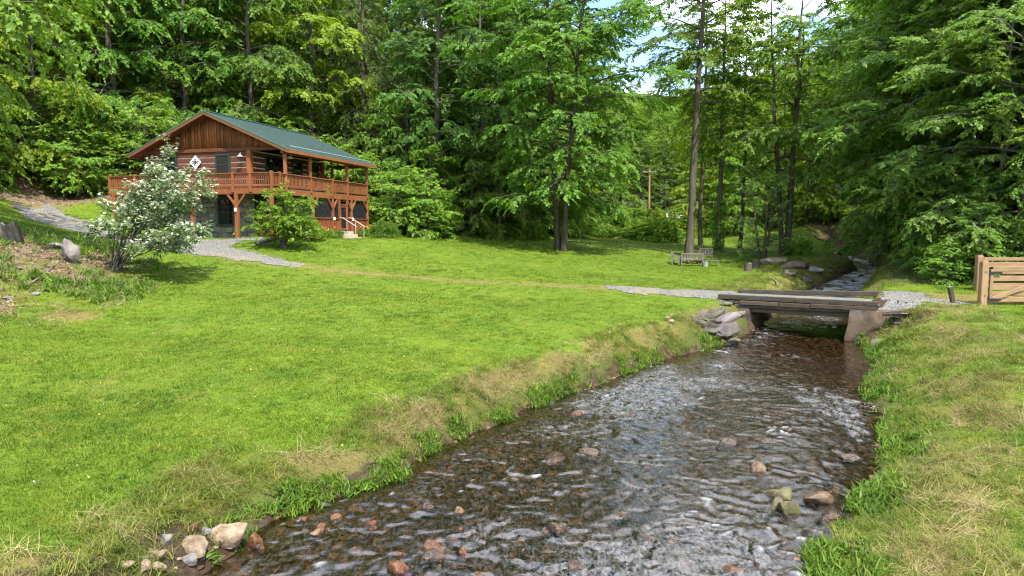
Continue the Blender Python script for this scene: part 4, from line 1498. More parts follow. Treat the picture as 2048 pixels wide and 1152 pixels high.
# ------------------------------------------------------------------ rocks
rock_mat('rock_grey', (0.10, 0.095, 0.09), (0.19, 0.18, 0.165), (0.30, 0.28, 0.25), 0.85, 0.0, 2.5, 0.2)
rock_mat('rock_tan', (0.17, 0.115, 0.075), (0.30, 0.22, 0.15), (0.42, 0.33, 0.24), 0.85, 0.0, 3.5, 0.2)
rock_mat('rock_dark', (0.040, 0.034, 0.031), (0.095, 0.082, 0.074), (0.17, 0.15, 0.135), 0.85, 0.2, 2.4, 0.2)
rock_mat('rock_tan_wet', (0.085, 0.050, 0.026), (0.17, 0.105, 0.055), (0.27, 0.18, 0.10), 0.35, 0.0, 3.5, 0.45)
rock_mat('rock_wet', (0.020, 0.014, 0.010), (0.060, 0.036, 0.022), (0.14, 0.075, 0.038), 0.22, 0.0, 4.0, 0.5)
rock_mat('rock_rust', (0.055, 0.022, 0.010), (0.125, 0.050, 0.020), (0.22, 0.105, 0.045), 0.3, 0.0, 5.0, 0.5)
rock_mat('rock_mossy', (0.06, 0.048, 0.03), (0.115, 0.09, 0.055), (0.19, 0.15, 0.09), 0.5, 0.75, 3.0, 0.35, (0.075, 0.085, 0.018))
rock_mat('rock_mauve', (0.085, 0.070, 0.075), (0.17, 0.14, 0.15), (0.27, 0.235, 0.24), 0.85, 0.15, 2.0, 0.2)
rock_mat('concrete', (0.036, 0.031, 0.026), (0.085, 0.076, 0.064), (0.16, 0.147, 0.127), 0.9, 0.45, 1.9, 0.15, (0.16, 0.10, 0.055))
wood_mat('old_timber', (0.012, 0.010, 0.008), (0.080, 0.066, 0.050), 'X', 0.85, 0.35)
wood_mat('beam_timber', (0.018, 0.014, 0.010), (0.095, 0.072, 0.045), 'X', 0.85, 0.7)
wood_mat('fresh_pine', (0.135, 0.080, 0.040), (0.29, 0.185, 0.10), 'X', 0.7, 0.25)
wood_mat('fresh_pine_z', (0.135, 0.080, 0.040), (0.29, 0.185, 0.10), 'Z', 0.7, 0.2)
wood_mat('grey_teak', (0.075, 0.068, 0.052), (0.19, 0.172, 0.135), 'X', 0.85, 0.3)
wood_mat('pole_wood', (0.20, 0.10, 0.05), (0.36, 0.20, 0.11), 'Z', 0.85, 0.2)
wood_mat('dead_wood', (0.055, 0.048, 0.040), (0.22, 0.195, 0.165), 'X', 0.9, 0.4)
wood_mat('stump_wood', (0.030, 0.025, 0.020), (0.12, 0.10, 0.08), 'Z', 0.9, 0.3)
plain('black_iron', (0.012, 0.012, 0.013), 0.5)
plain('zinc', (0.50, 0.52, 0.53), 0.4, 0.5, 0.4)
plain('steel_rust', (0.055, 0.035, 0.028), 0.8)


def rock_mesh(seed, mat, cuts=9, sub=3, rough=0.10):
    r_ = random.Random(seed)
    bm = bmesh.new()
    bmesh.ops.create_icosphere(bm, subdivisions=sub, radius=0.62)
    for _ in range(cuts):
        n = Vector((r_.gauss(0, 1), r_.gauss(0, 1), r_.gauss(0, 0.8))).normalized()
        d = r_.uniform(0.30, 0.47)
        for v in bm.verts:
            k = v.co.dot(n) - d
            if k > 0:
                v.co -= n * k * 0.93
    o = Vector((seed * 3.7, seed * 1.3, 0))
    for v in bm.verts:
        v.co += v.co.normalized() * (mnoise.noise(v.co * 2.3 + o) * rough + mnoise.noise(v.co * 6.1 + o) * rough * 0.4)
    xs = [v.co for v in bm.verts]
    mn = Vector((min(c.x for c in xs), min(c.y for c in xs), min(c.z for c in xs)))
    mxv = Vector((max(c.x for c in xs), max(c.y for c in xs), max(c.z for c in xs)))
    ce, dm = (mn + mxv) / 2, mxv - mn
    for v in bm.verts:
        v.co = Vector(((v.co.x - ce.x) / dm.x, (v.co.y - ce.y) / dm.y, (v.co.z - ce.z) / dm.z))
    me = bpy.data.meshes.new('rock')
    bm.to_mesh(me)
    bm.free()
    me.materials.append(M[mat])
    for p_ in me.polygons:
        p_.use_smooth = True
    try:
        me.set_sharp_from_angle(angle=R(32))
    except Exception:
        pass
    return me


_rk = {}


def rock(name, mat, loc, dims, rz, label, cat='rock', group=None, tilt=(0, 0), seed=None, sink=0.3, bed=False):
    seed = seed if seed is not None else (len(_rk) * 7 + 3) % 61
    key = (mat, seed % 9)
    if key not in _rk:
        _rk[key] = rock_mesh(seed % 9 + 1 + len(mat), mat)
    top = loc[2] + dims[2] * (1 - sink)
    bot = loc[2] - dims[2] * sink
    if bed:                                    # standing in the water: reach down to the stream bed
        bot = min(bot, zg(loc[0], loc[1]) - 0.02)
        dims = (dims[0], dims[1], top - bot)
    o = ob(name, _rk[key], None, (loc[0], loc[1], (top + bot) / 2), (tilt[0], tilt[1], rz), dims)
    return tag(o, label, cat, group)


def mpx(px, py, Y):
    return FPX / Y


# rocks lying in the stream: px, py (waterline foot), width px, height px, material, label
SR = [
    (1105, 918, 62, 16, 'rock_wet', 'long flat dark stone in mid-stream with an orange flank'),
    (1178, 905, 48, 11, 'rock_wet', 'dark slab just right of the long flat mid-stream stone'),
    (1458, 886, 46, 14, 'rock_wet', 'dark wedge-shaped stone breaking the water in mid-stream'),
    (1545, 884, 44, 8, 'rock_wet', 'low reddish slab right of the dark wedge-shaped stone'),
    (1518, 942, 38, 24, 'rock_tan_wet', 'rounded orange-tan boulder alone in the stream'),
    (1567, 996, 58, 20, 'rock_mossy', 'flat greenish stone at the back of the mossy stone cluster'),
    (1557, 1016, 34, 26, 'rock_mossy', 'mossy stone at the left of the cluster near the right bank'),
    (1584, 1026, 44, 30, 'rock_mossy', 'peaked mossy stone at the front of the cluster near the right bank'),
    (1642, 1004, 62, 26, 'rock_tan_wet', 'brown slab stone with moss beside the right bank'),
    (1662, 1036, 52, 16, 'rock_wet', 'blackish wet stone in front of the brown slab'),
    (1702, 916, 42, 10, 'rock_wet', 'thin dark slab near the right bank upstream of the mossy cluster'),
    (868, 1104, 52, 26, 'rock_rust', 'upper of two stacked brown slabs in the foreground water'),
    (872, 1114, 58, 16, 'rock_wet', 'lower of two stacked brown slabs in the foreground water'),
    (925, 1108, 30, 16, 'rock_rust', 'bright orange stone right of the stacked slabs'),
    (792, 1144, 56, 24, 'rock_rust', 'broad rust-brown stone at the bottom edge of the stream'),
    (738, 1050, 28, 8, 'rock_rust', 'small orange stone in the foreground left of the stacked slabs'),
    (1113, 1066, 46, 24, 'rock_wet', 'dark pointed stone in the foreground mid-stream'),
    (852, 1016, 34, 16, 'rock_wet', 'dark pair of stones off the undercut left bank'),
    (918, 1026, 28, 14, 'rock_tan_wet', 'pale tan stone off the undercut left bank'),
    (1152, 828, 28, 7, 'rock_rust', 'small orange slab upstream near the left bank'),
    (1262, 832, 26, 8, 'rock_wet', 'small dark slab upstream of the mid-stream stones'),
    (1160, 1140, 46, 20, 'rock_wet', 'dark stone at the bottom edge of the picture in mid-stream'),
    (1472, 1142, 44, 12, 'rock_rust', 'low reddish stone at the bottom edge towards the right bank'),
    (505, 1092, 30, 30, 'rock_rust', 'upright orange stone at the water edge beside the tan boulders'),
]
for q, (px, py, wpx, hpx, mt, lb) in enumerate(SR):
    p = Wp(px, py)
    s_ = p[1] / FPX
    w_, h_ = wpx * s_, hpx * s_ * 1.25 + 0.05
    rock('stream_rock', mt, (p[0], p[1] + 0.1, p[2] - 0.05), (w_, w_ * random.Random(q).uniform(0.5, 0.75), h_), random.Random(q).uniform(-0.4, 0.4), lb, seed=q, sink=0.34, bed=True, tilt=(random.Random(q + 5).uniform(-0.15, 0.15), random.Random(q + 9).uniform(-0.2, 0.2)))
rr = random.Random(21)
for q in range(60):
    px, py = rr.uniform(430, 1720), 750 + 400 * rr.random() ** 0.8
    p = Wp(px, py)
    dl, drr = bank_d(np.array([p[0]]), np.array([p[1]]))
    if dl[0] > -0.3 or drr[0] > -0.3:
        continue
    w_ = rr.uniform(0.09, 0.24)
    rock('stream_stone', rr.choice(('rock_rust', 'rock_wet', 'rock_wet', 'rock_rust', 'rock_tan_wet')), (p[0], p[1], p[2] - 0.06), (w_, w_ * rr.uniform(0.5, 0.9), w_ * 0.35 + 0.03), rr.uniform(0, 6),
         'small stone barely breaking the stream surface', 'stone', 'small stones in the stream', seed=rr.randrange(60), sink=0.3, bed=True)
# boulders and stones at the lower left
LLR = [
    (452, 1098, 82, 52, 'rock_tan', 'large tan boulder with flat top at the lower left water edge', 0.5),
    (393, 1116, 72, 42, 'rock_tan', 'cream and orange boulder left of the large tan boulder', -0.5),
    (412, 1070, 24, 20, 'rock_grey', 'grey stone behind the two tan boulders', 0.2),
    (390, 1066, 22, 18, 'rock_rust', 'orange stone wedged behind the cream boulder', 0.9),
    (333, 1092, 24, 26, 'rock_grey', 'pale grey round stone below the turf edge', 0.1),
    (317, 1122, 30, 20, 'rock_tan', 'orange-tan stone among the gravel at the lower left', 0.4),
    (290, 1146, 26, 30, 'rock_tan', 'upright pinkish stone at the lower left corner of the stream', 1.2),
    (378, 1140, 32, 26, 'rock_grey', 'flat grey stone in front of the cream boulder', 0.7),
    (282, 1122, 32, 12, 'rock_grey', 'long grey stone under the turf at the lower left', 0.2),
    (250, 1134, 42, 16, 'rock_tan', 'leftmost flat stone under the turf at the lower left', 0.0),
    (320, 1148, 26, 24, 'rock_tan', 'tan angular stone between the pinkish and flat grey stones', 0.5),
    (302, 1106, 16, 12, 'rock_tan', 'small tan stone above the orange-tan stone', 0.5),
]
for q, (px, py, wpx, hpx, mt, lb, rz) in enumerate(LLR):
    p = G(px, py)
    s_ = p[1] / FPX
    rock('boulder' if wpx > 60 else 'stone', mt, p, (wpx * s_ * 1.05, wpx * s_ * 0.7, hpx * s_ * 1.05), rz, lb, seed=q + 2, sink=0.22)
rr = random.Random(5)
for q in range(46):
    px, py = rr.uniform(200, 520), rr.uniform(1095, 1152)
    p = G(px, py)
    if p[2] > float(zw(p[1])) + 0.28:
        continue
    w_ = rr.uniform(0.05, 0.14)
    rock('pebble', rr.choice(('rock_grey', 'rock_tan', 'rock_rust')), p, (w_, w_ * 0.8, w_ * 0.55), rr.uniform(0, 6), 'small pebble on the gravel shore at the lower left', 'pebble', 'pebbles on the lower left shore', seed=rr.randrange(60))

# rocks on the slope at the left
p = G(142, 526)
rock('boulder', 'rock_mauve', p, (0.7, 0.55, 1.02), 0.3, 'upright mauve-grey boulder on the slope left of the dogwood', seed=3, sink=0.08, tilt=(0, -0.12))
p = G(108, 497)
rock('boulder', 'rock_grey', p, (0.75, 0.5, 0.28), 0.2, 'low flat pale rock behind the upright mauve boulder', seed=5, sink=0.2)
for q, (px, py, w_) in enumerate(((168, 522, .22), (70, 590, .3), (40, 540, .25), (15, 600, .35), (95, 560, .2))):
    rock('stone', 'rock_grey', G(px, py), (w_, w_ * .7, w_ * .5), q, 'small grey stone in the brushy slope at the far left', 'stone', 'small stones in the left brush', seed=q)


def stump(px, py, rad, h, label, nm='tree_stump', rough=0.12, seed=0):
    p = G(px, py)
    r_ = np.random.default_rng(seed)
    n = 14
    a = np.linspace(0, 2 * np.pi, n, endpoint=False)
    k = 1 + r_.normal(0, rough, n)
    V, Q = [], []
    for lvl, (z, f) in enumerate(((-0.2, 1.25), (0.05, 1.12), (h * 0.5, 1.0), (h, 0.96))):
        for q in range(n):
            V.append((math.cos(a[q]) * rad * f * k[q], math.sin(a[q]) * rad * f * k[q], z + (r_.normal(0, h * rough * 0.8) if lvl == 3 else 0)))
    for l in range(3):
        for q in range(n):
            Q.append((l * n + q, l * n + (q + 1) % n, (l + 1) * n + (q + 1) % n, (l + 1) * n + q))
    top = len(V)
    V.append((0, 0, h * (1 - rough)))
    r0_ = empty(nm, p, 0.3 * seed)
    ob('bark', np_mesh('stump_side', V, Q, M['stump_wood']), r0_)
    T = [(3 * n + q, 3 * n + (q + 1) % n, top) for q in range(n)]
    ob('cut_face', np_mesh('stump_top', V, T, M['stump_wood' if rough > 0.1 else 'dead_wood']), r0_)
    tag(r0_, label, 'stump')


stump(14, 478, 0.32, 0.55, 'broken weathered tree stump at the left edge of the picture', rough=0.22, seed=3)
stump(1496, 543, 0.24, 0.52, 'left of two cut log stools at the top of the stream bank', 'log_stool', 0.04, 1)
stump(1512, 537, 0.24, 0.50, 'right of two cut log stools at the top of the stream bank', 'log_stool', 0.04, 2)

# ledge rocks and fallen wood on the far bank above the bridge
for q, (px, py, wpx, hpx, mt, lb) in enumerate((
        (1546, 528, 54, 14, 'rock_tan', 'pale flat ledge rock at the top of the bank beside the log stools'),
        (1590, 536, 60, 14, 'rock_wet', 'dark ledge rock right of the pale ledge rock'),
        (1630, 548, 46, 14, 'rock_grey', 'grey ledge rock lowest on the far bank by the water'),
        (1578, 552, 40, 14, 'rock_wet', 'dark rock half buried in the middle of the far bank'),
        (1612, 566, 30, 14, 'rock_wet', 'wet black rock at the upstream water edge'))):
    p = G(px, py)
    s_ = p[1] / FPX
    rock('ledge_rock', mt, p, (wpx * s_, wpx * s_ * 0.6, hpx * s_ * 1.3), 0.2 - 0.1 * q, lb, seed=q + 1, sink=0.3)
for q, (px, py, w_) in enumerate(((1660, 556, .7), (1690, 548, .6), (1700, 562, .8), (1720, 552, .6), (1650, 572, .5), (1675, 540, .6), (1640, 578, .6))):
    p = Wp(px, py)
    rock('rapids_rock', 'rock_wet', (p[0], p[1], max(p[2] - 0.15, zg(p[0], p[1]) - 0.05)), (w_, w_ * .7, 0.42), q * 1.3, 'dark rock in the rapids upstream of the bridge', 'rock', 'rocks in the upstream rapids', seed=q)

# ------------------------------------------------------------------ bridge
BZ = 1.42
br = empty('timber_bridge', (BR_A[0], BR_A[1], BZ), math.atan2(BR_U[1], BR_U[0]))
tag(br, 'low timber bridge with gravel deck crossing the creek on concrete abutments', 'bridge')
WB = 3.15
box('deck_beam', br, M['beam_timber'], (BR_L / 2, 0.28, -0.36), (5.0, 0.3, 0.34), bevel=0.02)
box('deck_beam', br, M['beam_timber'], (BR_L / 2, 1.55, -0.36), (5.0, 0.3, 0.34), bevel=0.02)
box('deck_beam', br, M['beam_timber'], (BR_L / 2, 2.85, -0.36), (5.0, 0.3, 0.34), bevel=0.02)
rnd = random.Random(2)
x = 0.06
while x < BR_L - 0.2:
    w_ = rnd.uniform(0.24, 0.31)
    box('deck_plank', br, M['beam_timber'], (x + w_ / 2, WB / 2, -0.115 + rnd.uniform(-0.008, 0.008)), (w_ - 0.015, WB + rnd.uniform(0.02, 0.16), 0.13), bevel=0.01)
    x += w_
box('kerb_timber', br, M['old_timber'], (BR_L / 2 - 0.05, 0.02, 0.07), (BR_L + 0.05, 0.2, 0.19), (0, 0.004, 0), 0.015)
box('kerb_timber', br, M['old_timber'], (BR_L / 2 + 0.25, WB - 0.1, 0.14), (BR_L + 0.3, 0.2, 0.2), (0, -0.03, 0), 0.015)
for xa, xb, dz_, dy_ in ((0.85, 2.35, 0.0, 0.0), (2.37, 3.55, -0.012, 0.02), (3.57, 5.9, 0.006, -0.01)):
    box('fascia_timber', br, M['beam_timber'], ((xa + xb) / 2, -0.08 + dy_, -0.13 + dz_), (xb - xa, 0.1, 0.17), (0, 0.006, 0), 0.014)
box('fascia_timber', br, M['old_timber'], (2.9, -0.03, -0.275), (4.4, 0.1, 0.1), (0, -0.006, 0), 0.014)
for xa in (0.5, 1.7, 3.0, 4.3, 5.5):
    a = Acc()
    a.tube([(xa, -0.07, 0.07), (xa, -0.1, 0.07), (xa, -0.105, 0.07)], [0.035, 0.032, 0.005], 8)
    ob('bolt_head', a.mesh('bolt_head', M['steel_rust']), br)
# gravel carried over the planks
gxs, gys = np.linspace(0.02, BR_L, 70), np.linspace(0.14, WB - 0.22, 36)
XX, YY = np.meshgrid(gxs, gys)
ZZ = -0.02 + 0.035 * fbm(XX * 2, YY * 2, 3, 4) + 0.05 * np.exp(-((YY - 1.5) / 0.6) ** 2)
kk = (np.arange(35)[:, None] * 70 + np.arange(69)[None]).ravel()
ob('gravel_bed', np_mesh('bridge_gravel', np.stack([XX, YY, ZZ], -1), np.stack([kk, kk + 1, kk + 71, kk + 70], -1), M['gravel'], True), br)


def abutment(nm, x0, x1, y0, y1, zb, batter, seed):
    """battered concrete block with a worn face; x along the bridge"""
    n = 14
    r_ = np.random.default_rng(seed)
    bm = bmesh.new()
    bmesh.ops.create_cube(bm, size=1.0)
    bmesh.ops.subdivide_edges(bm, edges=list(bm.edges), cuts=9, use_grid_fill=True)
    for v in bm.verts:
        fz = v.co.z + 0.5
        z = zb + (-0.2 - zb) * fz
        bx = batter * (1 - fz)
        lo, hi = x0 - (bx if batter < 0 else 0) * 0, x1
        x_ = x0 + (x1 - x0) * (v.co.x + 0.5)
        if batter > 0:
            x_ -= bx * (0.5 - v.co.x)
        else:
            x_ -= bx * (0.5 + v.co.x)
        y_ = y0 + (y1 - y0) * (v.co.y + 0.5) - 0.15 * (1 - fz) * (0.5 - v.co.y)
        nz = mnoise.noise(Vector((x_ * 2.1 + seed, y_ * 2.1, z * 2.1))) * 0.09
        v.co = Vector((x_ + nz, y_ + nz, z))
    me = bpy.data.meshes.new('abutment')
    bm.to_mesh(me)
    bm.free()
    me.materials.append(M['concrete'])
    for p_ in me.polygons:
        p_.use_smooth = True
    me.set_sharp_from_angle(angle=R(35))
    return ob(nm, me, br)


abutment('abutment', 5.0, 6.45, -0.2, WB - 0.1, -1.85, 0.16, 3)
abutment('abutment', 0.6, 1.2, -0.05, WB + 0.1, -1.6, -0.12, 5)
# broken lump of concrete hanging off the near corner of the right abutment
lum = ob('broken_corner', rock_mesh(44, 'concrete', 8, 3, 0.16), br, (6.4, -0.15, -0.8), (0.2, 0.5, 0.1), (0.55, 0.42, 1.0))
lum2 = ob('broken_corner', rock_mesh(45, 'concrete', 8, 3, 0.16), br, (6.75, -0.05, -0.42), (0.2, 0.2, 0.1), (0.9, 0.4, 0.35))
p = Wp(1762, 702)
rock('stone', 'rock_grey', (p[0], p[1] + .1, p[2]), (0.5, 0.5, 0.55), 0.4, 'round pale stone at the foot of the right bridge abutment', seed=4, sink=0.2)
for q, (px, py, Y, w_, h_, lb) in enumerate(((1800, 628, 25.6, 1.25, 0.22, 'upper flat dark slab jutting over the hollow right of the abutment'), (1812, 642, 25.5, 1.0, 0.18, 'lower flat dark slab over the hollow right of the abutment'),
                                            (1850, 622, 25.8, 0.55, 0.28, 'tan stone at the right end of the flat slabs by the bridge'))):
    c = P(px, py, Y)
    rock('slab_rock', 'rock_wet' if q < 2 else 'rock_tan', c, (w_, 0.8, h_), 0.1, lb, seed=q + 6, sink=0.5, tilt=(0, -0.06))
# dry-laid stones left of the left abutment
PILE = [(1424, 631, 84, 26, 'rock_dark', -0.42, 'long grey slab at the top left of the stone pile by the bridge'), (1462, 630, 62, 26, 'rock_dark', -0.2, 'grey slab at the top right of the stone pile by the bridge'),
        (1430, 648, 44, 22, 'rock_dark', -0.1, 'dark stone under the top slab of the pile'), (1444, 642, 78, 30, 'rock_mauve', -0.45, 'leaning brown slab in the middle of the stone pile'),
        (1452, 660, 60, 40, 'rock_mauve', -0.3, 'largest mauve stone at the right of the stone pile'), (1418, 668, 64, 26, 'rock_dark', 0.15, 'flat grey stone low in the stone pile'),
        (1394, 672, 34, 18, 'rock_dark', 0.3, 'dark stone at the lower left of the stone pile'), (1416, 682, 42, 18, 'rock_dark', 0.1, 'lowest stone of the pile at the water edge'), (1446, 612, 40, 16, 'rock_dark', -0.1, 'grey capping stone beside the bridge kerb'),
        (1404, 648, 30, 14, 'rock_dark', 0.2, 'thin dark stone left of the leaning slab'), (1434, 676, 34, 16, 'rock_mauve', 0.1, 'small mauve stone under the largest stone of the pile'), (1470, 682, 30, 16, 'rock_dark', -0.2, 'grey stone at the waterline under the left abutment'),
        (1384, 660, 24, 12, 'rock_dark', 0.3, 'small grey stone at the far left of the stone pile'), (1400, 634, 34, 14, 'rock_mauve', -0.4, 'brown stone at the upper left of the stone pile')]
for q, (px, py, wpx, hpx, mt, tl, lb) in enumerate(PILE):
    Y = 27.5 - 0.02 * (py - 612)
    c = P(px, py, Y if py > 613 else 29.0)
    c[2] = max(c[2], zg(c[0], c[1]) + 0.02)
    s_ = Y / FPX
    rock('pile_stone', mt, c, (wpx * s_ * 0.95, 0.6, hpx * s_ * 0.8), 0.1, lb, seed=q + 3, sink=0.5, tilt=(0, tl))
for q, (px, py) in enumerate(((1343, 632), (1342, 645), (1336, 638))):
    rock('stone', 'rock_tan', G(px, py), (0.3, 0.22, 0.16), q, 'small pinkish stone in the dry grass left of the stone pile', 'stone', 'pinkish stones by the pile', seed=q)

# ------------------------------------------------------------------ gates at the right
gp = P(1964, 609, 26.4)
gp[2] = zg(gp[0], gp[1])
k = 26.4 / FPX
gt = tag(empty('farm_gate', gp, R(2)), 'near tan wooden gate with black strap hinges and a diagonal brace', 'gate')
gate_post = box('gate_post', gt, M['fresh_pine_z'], (0, 0, 0.72), (0.25, 0.22, 1.85), bevel=0.02)
box('post_cap', gt, M['fresh_pine_z'], (0, 0, 1.66), (0.2, 0.17, 0.04), bevel=0.01)
box('stile', gt, M['fresh_pine_z'], (0.30, 0, 0.78), (0.12, 0.08, 1.12), bevel=0.01)
for zz, hh in ((1.36, 0.20), (1.00, 0.20), (0.66, 0.19), (0.42, 0.16), (0.20, 0.18)):
    box('gate_rail', gt, M['fresh_pine'], (1.95, 0.03 if zz < 1.3 else 0, zz), (3.2, 0.05, hh), bevel=0.008)
beam('diagonal_brace', gt, M['fresh_pine'], (0.36, -0.035, 0.22), (3.2, -0.035, 1.25), 0.05, 0.16, 0.008)
box('far_stile', gt, M['fresh_pine_z'], (3.5, 0, 0.78), (0.12, 0.08, 1.12), bevel=0.01)
for zz in (1.22, 0.20):
    box('strap_hinge', gt, M['black_iron'], (0.42, -0.066, zz), (0.5, 0.014, 0.1), bevel=0.004)
    box('hinge_plate', gt, M['black_iron'], (0.17, -0.06, zz), (0.09, 0.08, 0.26), bevel=0.006)
for zz in (1.25, 0.35):
    a = Acc()
    a.tube([(0, -0.105, zz), (0, -0.125, zz)], [0.03, 0.028], 10)
    ob('bolt', a.mesh('bolt', M['black_iron']), gt)
gp2 = P(1955, 585, 29.6)
gp2[2] = zg(gp2[0], gp2[1])
g2 = tag(empty('farm_gate', gp2, R(2)), 'rear tan wooden gate with taller post, behind the near gate', 'gate')
box('gate_post', g2, M['fresh_pine_z'], (0, 0, 0.55), (0.25, 0.22, 1.85), bevel=0.02)
box('post_cap', g2, M['fresh_pine_z'], (0, 0, 1.49), (0.21, 0.18, 0.04), bevel=0.01)
for zz, hh in ((1.34, 0.14), (1.1, 0.22), (0.80, 0.2), (0.5, 0.2), (0.22, 0.2)):
    box('gate_rail', g2, M['fresh_pine'], (2.0, 0, zz), (3.7, 0.06, hh), bevel=0.008)
for xx in (0.22, 3.8):
    box('stile', g2, M['fresh_pine_z'], (xx, -0.055, 0.76), (0.12, 0.05, 1.3), bevel=0.01)
c = G(1908, 607)
lp = tag(empty('leaning_post', c), 'short weathered grey post leaning left beside the driveway', 'post')
beam('shaft', lp, M['old_timber'], (0.03, 0, -0.25), (-0.19, 0, 0.62), 0.14, 0.16, 0.02)
box('painted_lit_top', lp, M['dead_wood'], (-0.197, 0, 0.635), (0.15, 0.13, 0.03), (0, -0.25, 0))  # paler cap paints the sunlight on the post's top into its colour

# ------------------------------------------------------------------ benches round the fire pit
def bench(px, py, rz, L, label, nm='garden_bench'):
    p = G(px, py)
    b = tag(empty(nm, p, rz), label, 'bench' if L > 1 else 'chair')
    m_ = M['grey_teak']
    for sx in (-1, 1):
        box('rear_leg', b, m_, (sx * (L / 2 - 0.04), 0.24, 0.45), (0.07, 0.07, 0.92), (-0.08, 0, 0))
        box('front_leg', b, m_, (sx * (L / 2 - 0.04), -0.26, 0.31), (0.07, 0.07, 0.64))
        box('armrest', b, m_, (sx * (L / 2 - 0.04), -0.02, 0.645), (0.09, 0.62, 0.03))
        box('side_rail', b, m_, (sx * (L / 2 - 0.04), 0, 0.38), (0.04, 0.46, 0.07))
    for q in range(5):
        box('seat_slat', b, m_, (0, -0.24 + q * 0.105, 0.43), (L - 0.02, 0.085, 0.025))
    box('top_rail', b, m_, (0, 0.285, 0.90), (L - 0.13, 0.045, 0.09))
    box('lower_rail', b, m_, (0, 0.262, 0.52), (L - 0.13, 0.045, 0.06))
    n = int((L - 0.2) / 0.095)
    for q in range(n):
        xx = -(L - 0.22) / 2 + (L - 0.22) * q / (n - 1)
        box('back_slat', b, m_, (xx, 0.274, 0.70), (0.05, 0.02, 0.33), (-0.06, 0, 0))
    return b


bench(1383, 533, R(180 - 4), 1.55, 'slatted grey garden bench with its back to the creek')
bench(1352, 530, R(70), 1.0, 'slatted grey armchair at the left of the fire pit', 'garden_armchair')
bench(1410, 524, R(-30), 1.0, 'slatted grey armchair at the right back of the fire pit', 'garden_armchair')
p = G(1424, 533)
fb = tag(empty('backless_bench', p, R(-12)), 'low backless grey bench at the right of the fire pit', 'bench')
for q in range(4):
    box('seat_slat', fb, M['grey_teak'], (0, -0.16 + q * 0.11, 0.42), (1.0, 0.09, 0.03))
for sx in (-0.42, 0.42):
    for sy in (-0.15, 0.15):
        box('leg', fb, M['grey_teak'], (sx, sy, 0.2), (0.06, 0.06, 0.42))
p = G(1411, 534)
bk = tag(empty('metal_bucket', p), 'pale galvanised bucket beside the garden bench', 'bucket')
a = Acc()
a.tube([(0, 0, 0.0), (0, 0, 0.02), (0, 0, 0.36), (0, 0, 0.38)], [0.16, 0.165, 0.21, 0.22], 16)
ob('pail', a.mesh('pail', M['zinc']), bk)
a = Acc()
th = np.linspace(0, np.pi, 9)
a.tube(np.stack([np.cos(th) * 0.21, th * 0, 0.37 + np.sin(th) * 0.04 - 0.0], -1), [0.008] * 9, 5)
ob('bail_handle', a.mesh('bail', M['zinc']), bk)
c = G(1384, 527)
fp = tag(empty('fire_pit', c), 'ring of dark stones forming a fire pit amid the benches', 'fire pit')
for q in range(11):
    a_ = q * 2 * math.pi / 11
    ob('ring_stone', rock_mesh(q % 4 + 20, 'rock_wet', 7, 2), fp, (math.cos(a_) * 0.6, math.sin(a_) * 0.5, 0.1), (0, 0, a_), (0.32, 0.3, 0.24))
# fallen wood
def log_thing(nm, pts, rad, label, mat='dead_wood', cat='branch'):
    a = Acc()
    a.tube(pts, np.linspace(rad, rad * 0.55, len(pts)), 7)
    return tag(ob(nm, a.mesh(nm, M[mat])), label, cat)


def gpts(pix, lift=0.06):
    o_ = []
    for px, py in pix:
        p = G(px, py)
        o_.append((p[0], p[1], p[2] + lift))
    return o_


log_thing('fallen_branch', gpts([(1540, 556), (1552, 566), (1557, 575)], 0.08), 0.045, 'pale bent branch lying on the far bank above the bridge')
log_thing('fallen_log', gpts([(1522, 531), (1548, 526), (1575, 522)], 0.14), 0.16, 'weathered log lying along the bank top beside the log stools', cat='log')
log_thing('fallen_branch', gpts([(50, 580), (80, 560), (118, 528)], 0.08), 0.03, 'grey stick lying across the brush left of the mauve boulder')
log_thing('fallen_branch', gpts([(290, 500), (240, 520), (188, 556)], 0.10), 0.02, 'thin bare stick leaning out from the foot of the dogwood')
log_thing('driftwood', gpts([(560, 478), (535, 485), (512, 492)], 0.10), 0.12, 'silvery driftwood log lying in the mulch left of the small lawn tree', cat='log')

# ------------------------------------------------------------------ utility pole, wires
pb = on_ground(1297, 118)
pt = P(1297, 338, 118)
up = tag(empty('utility_pole', pb), 'orange-brown wooden utility pole with a crossarm beyond the hedge', 'utility pole')
hp = pt[2] - pb[2]
a = Acc()
a.tube([(0, 0, -0.5), (0, 0, hp / 2), (0, 0, hp)], [0.19, 0.165, 0.13], 10)
ob('pole', a.mesh('pole', M['pole_wood']), up)
box('crossarm', up, M['dead_wood'], (0, -0.24, hp - 0.5), (2.3, 0.12, 0.16))
for xx in (-0.95, 0.0, 0.95):
    a = Acc()
    a.tube([(xx, -0.2, hp - 0.43), (xx, -0.2, hp - 0.36), (xx, -0.2, hp - 0.25)], [0.03, 0.07, 0.04], 8)
    ob('insulator', a.mesh('insulator', M['pale_metal']), up)


def wire(nm, A, B, sag, label, rad=0.014):
    A, B = np.array(A, float), np.array(B, float)
    u = np.linspace(0, 1, 40)[:, None]
    pts = A + (B - A) * u
    pts[:, 2] -= sag * 4 * (u * (1 - u))[:, 0]
    a = Acc()
    a.tube(pts, np.full(40, rad), 5)
    tag(ob(nm, a.mesh(nm, M['black_iron'])), label, 'wire', None)


wire('overhead_wire', P(330, 118, 44), P(1500, -8, 34), 0.5, 'black overhead wire running above the cabin to the upper right', 0.016)
for q, (dx_, dz_) in enumerate(((-0.95, -0.25), (0.95, -0.25))):
    wire('power_line', (pb[0] + dx_, pb[1] - 0.2, pt[2] + dz_), (pb[0] - 26 + dx_, pb[1] + 6, pt[2] - 0.3 + dz_), 0.6, ('left', 'right')[q] + ' wire running left from the utility pole crossarm', 0.02)

